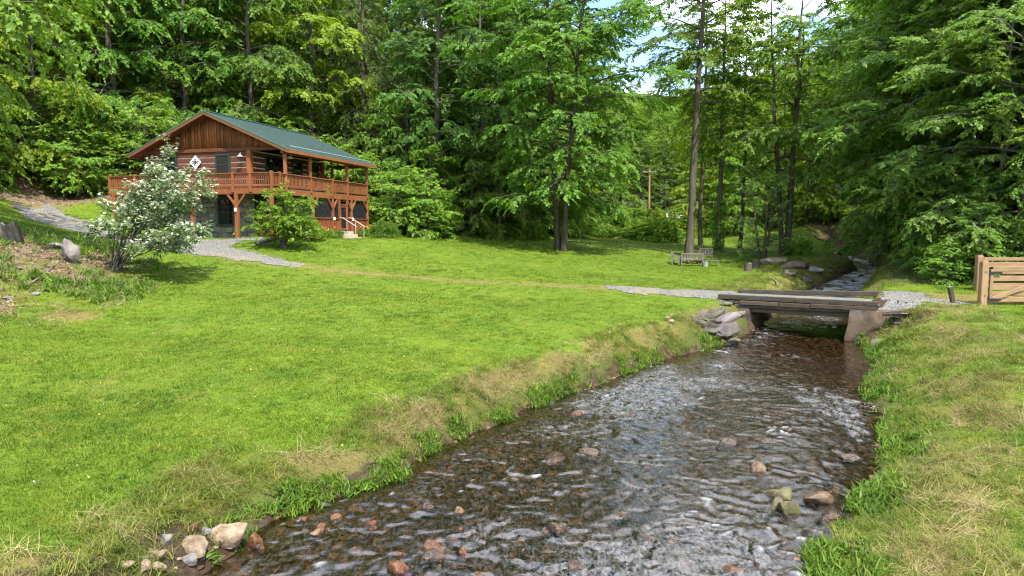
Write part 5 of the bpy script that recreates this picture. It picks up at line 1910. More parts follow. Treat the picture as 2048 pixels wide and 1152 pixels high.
# ------------------------------------------------------------------ parked vehicles far beyond the hedge
plain('car_white', (0.70, 0.72, 0.75), 0.25, 0.5)
plain('car_red', (0.38, 0.025, 0.02), 0.3, 0.5)
plain('tyre', (0.02, 0.02, 0.02), 0.8)


def car(px, Y, rz, mat, label):
    p = on_ground(px, Y)
    c = tag(empty('parked_car', p, rz), label, 'car')
    prof = [(-2.1, 0.35), (-2.1, 0.78), (-1.9, 0.9), (-1.2, 0.98), (-0.7, 1.45), (0.9, 1.48), (1.5, 1.0), (2.1, 0.9), (2.15, 0.4)]
    bm = bmesh.new()
    L_ = [bm.verts.new((x, -0.85 + (0.12 if z > 1.1 else 0), z)) for x, z in prof]
    R_ = [bm.verts.new((x, 0.85 - (0.12 if z > 1.1 else 0), z)) for x, z in prof]
    n = len(prof)
    bm.faces.new(L_)
    bm.faces.new(R_[::-1])
    for q in range(n):
        bm.faces.new((L_[q], R_[q], R_[(q + 1) % n], L_[(q + 1) % n]))
    bmesh.ops.recalc_face_normals(bm, faces=bm.faces)
    me = bpy.data.meshes.new('car_body')
    bm.to_mesh(me)
    bm.free()
    me.materials.append(M[mat])
    ob('body', me, c)
    for sy in (-1, 1):
        V = [(-0.98, sy * 0.86, 1.02), (1.3, sy * 0.86, 1.02), (0.85, sy * 0.775, 1.4), (-0.65, sy * 0.775, 1.4)]
        ob('side_window', np_mesh('side_window', V, [(0, 1, 2, 3)], M['window_glass']), c)
        for xx in (-1.3, 1.35):
            a = Acc()
            a.tube([(xx, sy * 0.66, 0.33), (xx, sy * 0.88, 0.33), (xx, sy * 0.885, 0.33)], [0.33, 0.33, 0.02], 16)
            ob('wheel', a.mesh('wheel', M['tyre']), c)


car(1344, 128, R(10), 'car_white', 'white car parked far beyond the hedge right of the utility pole')
car(1362, 133, R(80), 'car_red', 'left of two red vehicles parked far beyond the hedge')
car(1379, 133, R(75), 'car_red', 'right of two red vehicles parked far beyond the hedge, partly behind the trunk')

# small plank footbridge with two thin posts behind the twin-trunked tree
p = G(1144, 484)
fbg = tag(empty('plank_footbridge', p, R(5)), 'small plank footbridge with two thin posts behind the twin-trunked tree', 'footbridge')
for q in range(4):
    box('plank', fbg, M['grey_teak'], (0, -0.3 + q * 0.2, 0.08), (1.7, 0.18, 0.05))
for xx in (-0.72, 0.72):
    box('post', fbg, M['grey_teak'], (xx, -0.4, 0.5), (0.05, 0.05, 1.05))
# ------------------------------------------------------------------ shrubs, small trees, dogwood, near boughs
def limb_tree(name, seed, base, tips, mat, bark, r0=0.06, sub=9, sublen=0.7, K=9, ll=0.13, lw=0.075, twig=0.4, flowers=False, start=0.35, droop=0.35, flat=0.25, nstem=3, fsize=0.075, tw_step=0.17, bend=0.3):
    """a small tree whose limbs run from the base to given tips; all in world units relative to base"""
    rng = np.random.default_rng(seed)
    wood = Acc()
    O, D, T = [], [], []
    for q, tip in enumerate(tips):
        v = np.array(tip, float)
        L = np.linalg.norm(v)
        n = 9
        u = np.linspace(0, 1, n)[:, None]
        side = np.array([v[0], v[1], 0])
        pts = v * u + np.array([0, 0, 1]) * (bend * L * (u * (1 - u))) * (1 if v[2] < L * 0.9 else 0)
        pts[1:-1] += rng.normal(0, 0.035 * L / 3, (n - 2, 3))
        pts[:, :2] += np.array([math.cos(q * 2.4), math.sin(q * 2.4)]) * 0.08 * (1 - u)
        pts[0, 2] -= 0.25
        wood.tube(pts, np.linspace(r0 * (0.7 + 0.1 * L / 3), 0.008, n), 6)
        ns = max(4, int(sub * L / 3))
        for b in range(ns):
            f = start + (1 - start) * (b + rng.uniform(0, 1)) / ns
            p0, d0 = at_path(pts, min(f, 0.999))
            sd = nrm(np.cross(d0, [0, 0, 1.0]) + rng.normal(0, 0.3, 3)) * (1 if b % 2 else -1)
            d = nrm(d0 * 0.5 + sd * 0.9 + np.array([0, 0, rng.normal(0.0, flat)]))
            Ls = sublen * rng.uniform(0.5, 1.15) * (1.15 - 0.45 * f)
            s2 = path(rng, p0, d, Ls, 4, droop, 0.12)
            wood.tube(s2, np.linspace(0.012, 0.004, 5), 3)
            nt = max(2, int(Ls / tw_step))
            for w in range(nt):
                tp, td = at_path(s2, 0.1 + 0.9 * (w + rng.uniform(0, 1)) / nt)
                O.append(tp)
                ts = nrm(np.cross(td, [0, 0, 1.0])) * (1 if w % 2 else -1)
                D.append(nrm(td * 0.6 + ts * rng.uniform(0.2, 0.9) + rng.normal(0, 0.15, 3)))
                T.append(twig * rng.uniform(0.6, 1.2))
    O, D, T = np.array(O), np.array(D), np.array(T)
    V, Q, tone = leaves(rng, O, D, T, K, ll, lw, 0.3, 0.4, None, 0.25)
    r = empty(name, base)
    ob('trunk', wood.mesh(name + '_wood', M[bark]), r)
    ob('crown', np_mesh(name + '_leaves', V, Q, M[mat], False, {'tone': tone}), r)
    if flowers:
        m = len(O)
        keepm = rng.random(m) < 0.92
        kf = 5
        t = rng.uniform(0.1, 1.05, (m, kf, 1))
        C = (O[:, None] + D[:, None] * T[:, None, None] * t + rng.normal(0, 0.045, (m, kf, 3)))[keepm].reshape(-1, 3)
        C[:, 2] += 0.055
        n = len(C)
        N = nrm(np.array([0.0, 0, 1]) + rng.normal(0, 0.38, (n, 3)))
        a = nrm(np.cross(N, rng.normal(0, 1, (n, 3))))
        b = np.cross(N, a)
        s = fsize * rng.uniform(0.7, 1.25, (n, 1))
        w = 0.42
        V1 = np.stack([C - a * s, C + b * s * w + N * 0.008, C + a * s, C - b * s * w + N * 0.008], 1)
        V2 = np.stack([C - b * s, C + a * s * w + N * 0.012, C + b * s, C - a * s * w + N * 0.012], 1)
        V = np.concatenate([V1, V2]).reshape(-1, 3)
        tn = np.repeat(np.clip(rng.normal(0.6, 0.25, 2 * n), 0, 1), 4)
        ob('blossoms', np_mesh(name + '_blossoms', V, np.arange(len(V)).reshape(-1, 4), M['petal'], False, {'tone': tn}), r)
    return r


# dogwood in flower: limb tips read off the photograph at the tree's own depth
db = G(226, 540)
YD = db[1]
tp = []
rng = np.random.default_rng(3)
for px, py, dy in ((340, 288, 0.3), (318, 325, -0.5), (300, 360, 0.8), (270, 372, -0.9), (252, 400, 0.5), (212, 405, -0.3), (182, 448, 0.4), (232, 438, -1.0), (262, 452, 1.1), (372, 345, 0.2), (405, 352, -0.6), (420, 372, 0.7),
                   (350, 392, -1.1), (385, 410, 0.9), (330, 430, 1.3), (412, 455, -0.2), (372, 452, -1.2), (360, 486, 0.3), (392, 478, -0.8), (310, 478, -1.1), (290, 410, 0.0), (330, 362, 1.0), (345, 345, -0.8), (300, 440, 0.2)):
    tp.append(P(px, py, YD + dy * 1.15) - db)
dgw = limb_tree('dogwood_tree', 5, db, tp, 'leaf_dogwood', 'bark', r0=0.036, sub=15, sublen=0.52, K=8, ll=0.13, lw=0.08, twig=0.34, flowers=True, start=0.56, droop=0.3, tw_step=0.13, bend=0.22)
tag(dgw, 'multi-stemmed dogwood covered in white blossom on the slope before the cabin', 'tree')

# small green tree on the lawn before the deck
sb = G(568, 497)
tips = [(x, y, z) for x, y, z in ((-1.35, 0.2, 2.1), (-0.7, -0.6, 2.9), (-0.5, 0.6, 3.3), (0.1, 0, 3.2), (0.5, -0.5, 2.9), (1.5, 0.1, 2.75), (1.0, 0.7, 2.3), (-1.0, 0.7, 1.5), (1.15, -0.6, 1.7), (-1.45, -0.4, 1.25), (0.6, 0.8, 1.5), (0.2, -1.0, 1.9), (1.5, 0.3, 1.5), (-0.3, 0.9, 2.4), (0.8, 0, 1.2))]
smt = limb_tree('small_maple', 8, sb, [tuple(0.9 * c_ for c_ in t_) for t_ in tips], 'leaf_lime', 'bark', r0=0.04, sub=16, sublen=0.8, K=9, ll=0.16, lw=0.10, twig=0.4, start=0.35, droop=0.25, tw_step=0.16)
tag(smt, 'small bright green tree on the lawn in front of the deck corner', 'tree')


def shrub(name, loc, rx, rz, mat, label, seed, n=900, ll=0.10, lw=0.06, K=7, group=None, cat='shrub', twig=0.28, shape='dome', up=0.6, stems=14):
    rng = np.random.default_rng(seed)
    a = rng.uniform(0, 2 * np.pi, n)
    if shape == 'dome':
        h = rng.uniform(0.0, 1, n)
        rr_ = np.sqrt(np.clip(1 - h ** 2, 0, 1)) * rng.uniform(0.55, 1.0, n) ** 0.5
    elif shape == 'cone':
        h = rng.uniform(0, 1, n) ** 1.3
        rr_ = (1 - h) * rng.uniform(0.3, 1.0, n) + 0.03
    else:
        h = rng.uniform(0.05, 1, n)
        rr_ = (0.35 + 0.65 * np.sin(np.pi * np.clip(h * 0.85 + 0.1, 0, 1))) * np.sqrt(rng.uniform(0.05, 1, n))
    lump = 0.8 + 0.45 * vnoise(a * 1.6 + seed, h * 3.2, seed)
    O = np.stack([np.cos(a) * rr_ * rx * lump, np.sin(a) * rr_ * rx * lump, h * rz * (0.85 + 0.3 * vnoise(a * 1.2, h, seed + 5)) + 0.03], -1)
    D = nrm(np.stack([np.cos(a), np.sin(a), np.full(n, up)], -1) + rng.normal(0, 0.35, (n, 3)))
    V, Q, tone = leaves(rng, O, D, np.full(n, twig) * rng.uniform(0.6, 1.3, n), K, ll, lw, 0.15, 0.55, None, 0.2)
    r = empty(name, loc, rng.uniform(0, 6))
    w = Acc()
    for s_ in range(stems):
        az = rng.uniform(0, 6.28)
        rr0 = rng.uniform(0.2, 0.8) * rx
        w.tube(path(rng, (0, 0, -0.1), (math.cos(az) * rr0, math.sin(az) * rr0, rz * 0.8), rz * 0.85, 5, 0, 0.08), np.linspace(0.02 + 0.008 * rz, 0.006, 6), 4)
    ob('stems', w.mesh(name + '_stems', M['bark_dark']), r)
    ob('foliage', np_mesh(name + '_foliage', V, Q, M[mat], False, {'tone': tone}), r)
    return tag(r, label, cat, group)


p = on_ground(604, 38.2)
shrub('round_bush', p, 0.95, 1.15, 'leaf_maple', 'clipped round dark bush beside the small lawn tree at the deck', 1, 1500, 0.08, 0.05)
p = on_ground(769, 46.5)
shrub('round_bush', p, 0.8, 0.95, 'leaf_maple', 'clipped round bush at the right rear corner of the cabin', 2, 1200, 0.08, 0.05)
TREES['big_shrub'] = make_tree('big_shrub', seed=51, H=4.6, cb=0.04, Rc=2.5, mat='leaf_shrub', bark='bark', prof='skirt', n1=44, n2=7, K=9, ll=0.17, lw=0.09, twig=0.4, stems=4, spread=0.10, r0=0.06, droop=0.35, tw_step=0.2)
for q, (px, Y, s_, lb) in enumerate(((795, 51, 1.0, 'tall bright green shrub just right of the cabin porch'), (845, 52, 0.98, 'bright green shrub right of the tallest shrub beside the porch'), (765, 54, 1.15, 'green shrub rising behind the cabin porch corner'),
                                     (872, 54, 0.7, 'low darker shrub at the right end of the shrubs beside the cabin'))):
    p = on_ground(px, Y)
    place('big_shrub', 'broadleaf_shrub', p[0], p[1], lb, None, s_, q * 1.7, cat='shrub')
# day-lily clumps with yellow flowers along the porch
for q, (px, Y) in enumerate(((634, 41.0), (648, 42.2), (660, 43.2), (672, 44.0), (722, 47.2), (735, 48.0), (745, 48.6))):
    p = on_ground(px, Y)
    rng = np.random.default_rng(q)
    n = 70
    a = rng.uniform(0, 6.28, n)
    O = np.stack([np.cos(a) * rng.uniform(0, .35, n), np.sin(a) * rng.uniform(0, .35, n), np.full(n, 0.0)], -1)
    D = nrm(np.stack([np.cos(a) * .5, np.sin(a) * .5, np.full(n, 1.0)], -1) + rng.normal(0, .2, (n, 3)))
    V, Q, tn = leaves(rng, O, D, np.full(n, 0.45), 3, 0.42, 0.05, -0.2, 0.8, None, 0.35)
    r = empty('daylily_clump', p)
    ob('foliage', np_mesh('daylily_leaves', V, Q, M['leaf_maple'], False, {'tone': tn}), r)
    n = 7
    O = np.stack([rng.normal(0, .22, n), rng.normal(0, .22, n), rng.uniform(.45, .65, n)], -1)
    D = nrm(rng.normal(0, 1, (n, 3)) + np.array([0, 0, 1]))
    V, Q, tn = leaves(rng, O, D, np.full(n, 0.06), 5, 0.11, 0.06, 0, 1.0)
    ob('flowers', np_mesh('daylily_flowers', V, Q, M['yellow_petal'], False, {'tone': tn}), r)
    tag(r, 'clump of yellow day-lilies planted ' + ('left' if q < 4 else 'right') + ' of the porch steps', 'flowers', 'day-lilies ' + ('left' if q < 4 else 'right') + ' of the steps')

# hedge of young evergreens and loose shrubs across the back of the lawn
rng = np.random.default_rng(12)
for q, px in enumerate(range(1196, 1480, 15)):
    p = on_ground(px + rng.uniform(-4, 4), 84 + rng.uniform(-1.5, 1.5))
    shrub('young_evergreen', p, 1.0 * rng.uniform(.8, 1.15), rng.uniform(2.3, 3.2), 'leaf_maple' if q % 2 else 'leaf_lime', 'young evergreen in the hedge row across the back of the lawn', 100 + q, 260, 0.26, 0.10, 8, 'hedge of young evergreens', 'shrub', 0.4, 'cone', stems=3)
for q, (px, Y, rx, rz, m_, lb) in enumerate(((1282, 70, 0.95, 1.7, 'leaf_lime', 'loose yellow-green shrub at the left of the shrubs behind the fire pit'), (1318, 69, 1.15, 2.0, 'leaf_shrub', 'largest loose green shrub behind the fire pit'),
                                             (1205, 71, 1.0, 1.0, 'leaf_maple', 'low dark shrub on the strip behind the lawn, left of the shrubs'), (1350, 70, 0.7, 1.2, 'leaf_shrub', 'bright leafy shrub left of the leaning tree trunk'), (1228, 72, 0.45, 1.0, 'leaf_maple', 'narrow dark shrub beside the low dark shrub'),
                                             (1262, 71, 0.9, 1.1, 'leaf_blue', 'low rounded shrub in front of the yellow-green shrub'), (1600, 50.5, 0.7, 0.9, 'leaf_shrub', 'small leafy sapling right of the three-stemmed tree'))):
    p = on_ground(px, Y)
    shrub('loose_shrub', p, rx, rz, m_, lb, 140 + q, int(240 * rx * rz / 2 + 80), 0.22, 0.10, 8, None, 'shrub', 0.45, 'loose', stems=6)
for q, (px, Y, rx, rz) in enumerate(((1150, 74, 1.8, 1.7), (1180, 76, 1.8, 1.6), (1110, 72, 1.6, 1.3), (1000, 68, 1.8, 1.5), (970, 64, 1.6, 1.4), (1080, 70, 1.6, 1.2), (940, 62, 1.5, 1.4), (905, 59, 1.3, 1.2), (1030, 70, 1.4, 1.2))):
    p = on_ground(px, Y)
    shrub('weed_mound', p, rx, rz, 'leaf_shrub', 'mound of tall weeds along the wood edge behind the lawn tree', 170 + q, 420, 0.3, 0.07, 6, 'weed mounds along the wood edge', 'weeds', 0.6, 'loose', 1.6, stems=4)
for q, (px, Y, rx, rz) in enumerate(((1500, 84, 1.3, 1.6), (1540, 82, 1.3, 1.5), (1585, 80, 1.4, 1.8), (1625, 78, 1.3, 1.7), (1665, 74, 1.3, 1.6), (1470, 86, 1.3, 2.0), (1440, 88, 1.3, 2.2))):
    p = on_ground(px, Y)
    shrub('understory_bush', p, rx, rz, 'leaf_lime' if q % 2 else 'leaf_shrub', 'bush behind the slim trees at the back right of the lawn', 190 + q, 420, 0.26, 0.12, 7, 'bushes behind the slim trees', 'shrub', 0.5, 'loose')
# undergrowth at the wood edges
rng = np.random.default_rng(44)
UB = [(-33, 38), (-30.5, 41.5), (-28, 45.5), (-25, 48.5), (-22, 51), (-18, 53.5), (-36, 35), (-26.5, 52), (-14.5, 55), (-11, 55.5), (-34, 43), (-38, 38), (-30, 47), (-22.5, 55), (-40, 33)]
for q, (x, y) in enumerate(UB):
    s_ = rng.uniform(0.75, 1.2)
    place(('big_shrub', 'edge_b')[q % 3 == 1], 'understory_bush', x, y, 'understorey bush at the foot of the woods left of and behind the cabin', 'understorey bushes behind the cabin', s_ if q % 3 != 1 else s_ * 0.42, cat='shrub')
for q, (x, y, s_) in enumerate(((19.6, 31.6, 0.42), (21, 31.6, 0.5), (22.5, 31.3, 0.55), (25, 31.2, 0.6), (27.5, 31.4, 0.7), (21.3, 35, 0.6), (23.5, 38.5, 0.75), (25.5, 42, 0.8), (29, 50, 0.9), (30, 30.8, 0.7), (20.6, 33.2, 0.5), (22.2, 33, 0.7))):
    place(('big_shrub', 'beech_b')[q % 2], 'streamside_bush', x, y, 'low leafy bush under the trees across the creek', 'bushes across the creek', s_ if q % 2 == 0 else s_ * 0.42, cat='shrub')

def by_group(g):
    return [o for o in COL.objects if o.get('group') == g]


ordinals(by_group('hedge of young evergreens'), 'young evergreen', 'in the hedge row across the back of the lawn')
ordinals(by_group('weed mounds along the wood edge'), 'mound of tall weeds', 'along the wood edge behind the lawn')
ordinals(by_group('bushes behind the slim trees'), 'bush', 'behind the slim trees at the back right')
ordinals(by_group('understorey bushes behind the cabin'), 'understorey bush', 'at the foot of the woods by the cabin')
ordinals(by_group('bushes across the creek'), 'low leafy bush', 'under the trees across the creek')
ordinals(by_group('rocks in the upstream rapids'), 'dark rock', 'in the rapids upstream of the bridge')
ordinals(by_group('day-lilies left of the steps'), 'clump of yellow day-lilies', 'left of the porch steps')
ordinals(by_group('day-lilies right of the steps'), 'clump of yellow day-lilies', 'right of the porch steps')
ordinals(by_group('small stones in the left brush'), 'small grey stone', 'in the brushy slope at the far left')
ordinals(by_group('pinkish stones by the pile'), 'small pinkish stone', 'in the dry grass left of the stone pile')
for o in COL.objects:
    if 'look' in o:
        del o['look']

# the near tree whose boughs hang into the upper left
TREES['near'] = make_tree('near', seed=61, H=18, cb=0.25, Rc=7.2, mat='leaf_near', bark='bark', prof='round', n1=44, n2=9, K=11, ll=0.24, lw=0.19, twig=0.75, r0=0.22, elev=(0.3, 0.95), droop=1.0, tilt=0.75, sag=0.6, ldroop=0.7, tw_step=0.36)
place('near', 'overhanging_tree', -23.0, 25.5, 'large-leaved tree at the left edge, boughs drooping into the upper left corner', None, 1.0, 0.8)
# ------------------------------------------------------------------ grass and other uncountable growth
def grass_mat(name, stops, transl=0.3, patch=None):
    t = NT(name)
    p = t.pos()
    f = t.math('ADD', t.math('MULTIPLY', t.rnd(), 0.55), t.math('MULTIPLY', t.noise(0.5, p, 5, 0.6), 0.55))
    c = t.ramp(f, stops)
    if patch:
        c = t.mix(t.ramp(t.noise(1.3, p, 5, 0.62), [(0.44, 0.0), (0.62, 0.95)]), c, patch)
        c = t.mix(t.ramp(t.noise(0.75, p, 6, 0.65), [(0.47, 0.0), (0.60, 0.9)]), c, (0.068, 0.132, 0.007))
    t.col(c)
    t.set(0.55, 0.25)
    tr = t.new('ShaderNodeBsdfTranslucent')
    t.link(c, tr.inputs['Color'])
    mx = t.new('ShaderNodeMixShader')
    mx.inputs[0].default_value = transl
    t.link(t.bsdf.outputs[0], mx.inputs[1])
    t.link(tr.outputs[0], mx.inputs[2])
    t.link(mx.outputs[0], t.out.inputs['Surface'])
    M[name] = t.m


grass_mat('lawn_blade', [(0.2, (0.074, 0.132, 0.006)), (0.5, (0.113, 0.186, 0.008)), (0.8, (0.160, 0.226, 0.013))], 0.35, (0.19, 0.225, 0.028))
grass_mat('bank_blade', [(0.15, (0.040, 0.080, 0.008)), (0.4, (0.095, 0.150, 0.014)), (0.65, (0.17, 0.20, 0.028)), (0.85, (0.26, 0.235, 0.06))], 0.35)
grass_mat('straw_blade', [(0.2, (0.12, 0.092, 0.032)), (0.5, (0.24, 0.19, 0.07)), (0.8, (0.38, 0.31, 0.15))], 0.25)
grass_mat('water_weed', [(0.2, (0.042, 0.098, 0.009)), (0.5, (0.080, 0.155, 0.012)), (0.8, (0.145, 0.23, 0.022))], 0.35)
grass_mat('dead_leaf', [(0.2, (0.06, 0.035, 0.018)), (0.5, (0.15, 0.09, 0.05)), (0.8, (0.30, 0.21, 0.13))], 0.1)
grass_mat('pebble_mix', [(0.2, (0.05, 0.05, 0.05)), (0.5, (0.11, 0.11, 0.112)), (0.8, (0.20, 0.20, 0.205))], 0.0)
grass_mat('bed_stone', [(0.2, (0.025, 0.018, 0.012)), (0.5, (0.068, 0.046, 0.028)), (0.85, (0.165, 0.10, 0.058))], 0.0)



def tuft(seed, n, h, spread, w, lean, mat, seg=2, curl=0.5):
    r_ = np.random.default_rng(seed)
    V, Q = [], []
    for q in range(n):
        a = r_.uniform(0, 6.28)
        b0 = np.array([r_.normal(0, spread), r_.normal(0, spread), -0.01])
        d = np.array([math.cos(a), math.sin(a), 0])
        hh = h * r_.uniform(0.55, 1.2)
        ln = lean * r_.uniform(0.3, 1.3)
        s_ = np.array([-d[1], d[0], 0]) * w * 0.5
        base = len(V)
        for k in range(seg + 1):
            f = k / seg
            c = b0 + d * hh * ln * f ** 1.6 + np.array([0, 0, hh * (f - curl * ln * 0.55 * f * f)])
            ww = (1 - f) ** 0.7 if k < seg else 0.06
            V += [c - s_ * ww, c + s_ * ww]
        for k in range(seg):
            i0 = base + 2 * k
            Q.append((i0, i0 + 1, i0 + 3, i0 + 2))
    return np_mesh('tuft', V, Q, M[mat])


def source_set(key, meshes):
    c = bpy.data.collections.new(key)
    for q, me in enumerate(meshes):
        o = bpy.data.objects.new('%s_%02d' % (key, q), me)
        c.objects.link(o)
    return c


def scatter(name, coll, pts, rot, scl, nvar, label, cat):
    pts = np.asarray(pts, np.float32)
    n = len(pts)
    me = bpy.data.meshes.new(name)
    me.vertices.add(n)
    me.vertices.foreach_set('co', pts.ravel())
    at = me.attributes.new('rot', 'FLOAT_VECTOR', 'POINT')
    at.data.foreach_set('vector', np.asarray(rot, np.float32).ravel())
    at = me.attributes.new('scl', 'FLOAT_VECTOR', 'POINT')
    at.data.foreach_set('vector', np.asarray(scl, np.float32).ravel())
    at = me.attributes.new('idx', 'INT', 'POINT')
    at.data.foreach_set('value', np.random.default_rng(n).integers(0, nvar, n).astype(np.int32))
    o = ob(name, me)
    g = bpy.data.node_groups.new(name, 'GeometryNodeTree')
    g.interface.new_socket('Geometry', in_out='INPUT', socket_type='NodeSocketGeometry')
    g.interface.new_socket('Geometry', in_out='OUTPUT', socket_type='NodeSocketGeometry')
    gi, go = g.nodes.new('NodeGroupInput'), g.nodes.new('NodeGroupOutput')
    ci = g.nodes.new('GeometryNodeCollectionInfo')
    ci.inputs['Collection'].default_value = coll
    ci.inputs['Separate Children'].default_value = True
    ci.inputs['Reset Children'].default_value = True
    ip = g.nodes.new('GeometryNodeInstanceOnPoints')
    ip.inputs['Pick Instance'].default_value = True
    for an, ty, so in (('rot', 'FLOAT_VECTOR', 'Rotation'), ('scl', 'FLOAT_VECTOR', 'Scale'), ('idx', 'INT', 'Instance Index')):
        na = g.nodes.new('GeometryNodeInputNamedAttribute')
        na.data_type = ty
        na.inputs['Name'].default_value = an
        g.links.new(na.outputs['Attribute'], ip.inputs[so])
    g.links.new(gi.outputs[0], ip.inputs['Points'])
    g.links.new(ci.outputs[0], ip.inputs['Instance'])
    g.links.new(ip.outputs[0], go.inputs[0])
    md = o.modifiers.new('scatter', 'NODES')
    md.node_group = g
    return tag(o, label, cat, kind='stuff')


def in_view(X, Y, m=1.22):
    return np.abs(X) < Y * 0.7314 * m + 1.5


rng = np.random.default_rng(101)


def sample(n, x0, x1, y0, y1):
    return rng.uniform(x0, x1, n), rng.uniform(y0, y1, n)


# mown lawn: density falls with distance
lawn = source_set('lawn_tuft', [tuft(q, 16, 0.052, 0.055, 0.009, 0.9, 'lawn_blade') for q in range(6)])
PX, PY = [], []
for y0, y1, den in ((6.5, 10, 330), (10, 14, 230), (14, 20, 130), (20, 28, 65), (28, 38, 30), (38, 56, 13), (56, 80, 6)):
    hw = y1 * 0.7314 * 1.22 + 1.5
    n = int(den * 2 * hw * (y1 - y0))
    x, y = sample(n, -hw, hw, y0, y1)
    PX.append(x)
    PY.append(y)
X, Y = np.concatenate(PX), np.concatenate(PY)
dl, dr_ = bank_d(X, Y)
ok = in_view(X, Y) & ((dl > 0.55) | (dr_ > 0.7)) & (rng.random(len(X)) > gravel_amount(X, Y) * 1.15) & (rng.random(len(X)) > litter_amount(X, Y) * 1.05) & (rng.random(len(X)) > 0.85 * dry_amount(X, Y))
# keep off the cabin's footprint
cs_ = (X - CB[0]) * 0.276 + (Y - CB[1]) * 0.961
ct_ = -(X - CB[0]) * 0.961 + (Y - CB[1]) * 0.276
ok &= ~((cs_ > 0.6) & (cs_ < 10.6) & (ct_ > 0.2) & (ct_ < 10))
X, Y, = X[ok], Y[ok]
Z = zground(X, Y)
n = len(X)
s = rng.uniform(0.7, 1.3, n) * (0.7 + 0.75 * fbm(X * 0.6, Y * 0.6, 8, 3))
wide = 1 + np.clip((Y - 12) / 25, 0, 1.8)
scatter('lawn_grass', lawn, np.stack([X, Y, Z], -1), np.stack([rng.normal(0, .12, n), rng.normal(0, .12, n), rng.uniform(0, 6.28, n)], -1), np.stack([s * wide, s * wide, s * (1 + 0.15 * (wide - 1))], -1), 6,
        'short bright green grass blades of the lawn', 'grass')

# rough growth on both banks
def bank_points(n, d0, d1, y0, y1, sidesel, power=1.0):
    y = y0 + (y1 - y0) * rng.random(n)
    d = d0 + (d1 - d0) * rng.random(n) ** power
    h = 0.3
    if sidesel == 'L':
        c = 1 / np.sqrt(1 + ((np.interp(y + h, LYs, LXs) - np.interp(y - h, LYs, LXs)) / (2 * h)) ** 2)
        x = edgeL(y) - d / np.maximum(c, 0.55)
    else:
        c = 1 / np.sqrt(1 + ((np.interp(y + h, RYs, RXs) - np.interp(y - h, RYs, RXs)) / (2 * h)) ** 2)
        x = edgeR(y) + d / np.maximum(c, 0.5)
    return x, y


def rough(name, coll, nv, sets, lo, hi, label, cat, tilt=0.25, accept=None):
    X = np.concatenate([q[0] for q in sets])
    Y = np.concatenate([q[1] for q in sets])
    m = in_view(X, Y)
    bl_ = (X - BR_A[0]) * BR_U[0] + (Y - BR_A[1]) * BR_U[1]
    bn_ = (X - BR_A[0]) * BR_N[0] + (Y - BR_A[1]) * BR_N[1]
    m &= ~((bl_ > -0.1) & (bl_ < BR_L + 0.1) & (bn_ > -0.3) & (bn_ < 3.3))
    m &= gravel_amount(X, Y) < 0.35
    if accept is not None:
        m &= rng.random(len(X)) < accept(X, Y)
    X, Y = X[m], Y[m]
    n = len(X)
    s = rng.uniform(lo, hi, n)
    return scatter(name, coll, np.stack([X, Y, zground(X, Y)], -1), np.stack([rng.normal(0, tilt, n), rng.normal(0, tilt, n), rng.uniform(0, 6.28, n)], -1), np.stack([s, s, s], -1), nv, label, cat)


clump = lambda f, sd, lo, hi: (lambda X, Y: np.clip(sstep(lo, hi, fbm(X * f, Y * f, sd, 3)), 0.04, 1))
bankc = source_set('bank_tuft', [tuft(30 + q, 16, 0.24, 0.06, 0.011, 1.2, 'bank_blade', 3, 0.8) for q in range(5)])
not_cut = lambda X, Y: np.where((bank_d(X, Y)[0] > 0) & (Y < 13.2), 0.45 + 0.55 * sstep(0.35, 0.7, bank_d(X, Y)[0]), 1.0)
rough('bank_grass', bankc, 5, [bank_points(5200, 0.05, 1.5, 7, 27.5, 'L'), bank_points(6800, 0.1, 4.2, 7, 26, 'R'), bank_points(5000, 0.1, 3.2, 32, 50, 'L'), bank_points(900, 0.1, 1.5, 32, 45, 'R')], 0.45, 1.15, 'long unmown grass drooping over both stream banks', 'grass', 0.3,
      lambda X, Y: clump(1.1, 301, 0.35, 0.6)(X, Y) * not_cut(X, Y))
strawc = source_set('straw_tuft', [tuft(50 + q, 18, 0.30, 0.10, 0.008, 1.9, 'straw_blade', 3, 1.0) for q in range(5)])
xs_, ys_ = sample(1500, -20, -13, 18, 26)
rough('dry_straw', strawc, 5, [bank_points(2400, 0.35, 1.4, 7, 27.5, 'L'), bank_points(5200, 0.6, 4.6, 7, 26, 'R'), bank_points(900, 0.2, 3.4, 32, 48, 'L'), (xs_, ys_)], 0.4, 1.1, 'tan dried grass clippings lying along the banks', 'straw', 0.5,
      lambda X, Y: np.clip(dry_amount(X, Y) * 1.5, 0, 1) * clump(1.0, 302, 0.38, 0.6)(X, Y))
weedc = source_set('weed_tuft', [tuft(70 + q, 14, 0.17, 0.07, 0.030, 0.9, 'water_weed', 2, 0.6) for q in range(5)])
rough('waterside_weeds', weedc, 5, [bank_points(1500, -0.05, 0.4, 9.5, 27, 'L', 1.5), bank_points(2400, -0.05, 0.7, 7, 25, 'R', 1.5), bank_points(500, 0.0, 1.2, 24, 27.5, 'R')], 0.5, 1.25, 'bright green leafy weeds fringing the water', 'weeds', 0.3,
      clump(1.4, 303, 0.42, 0.58))

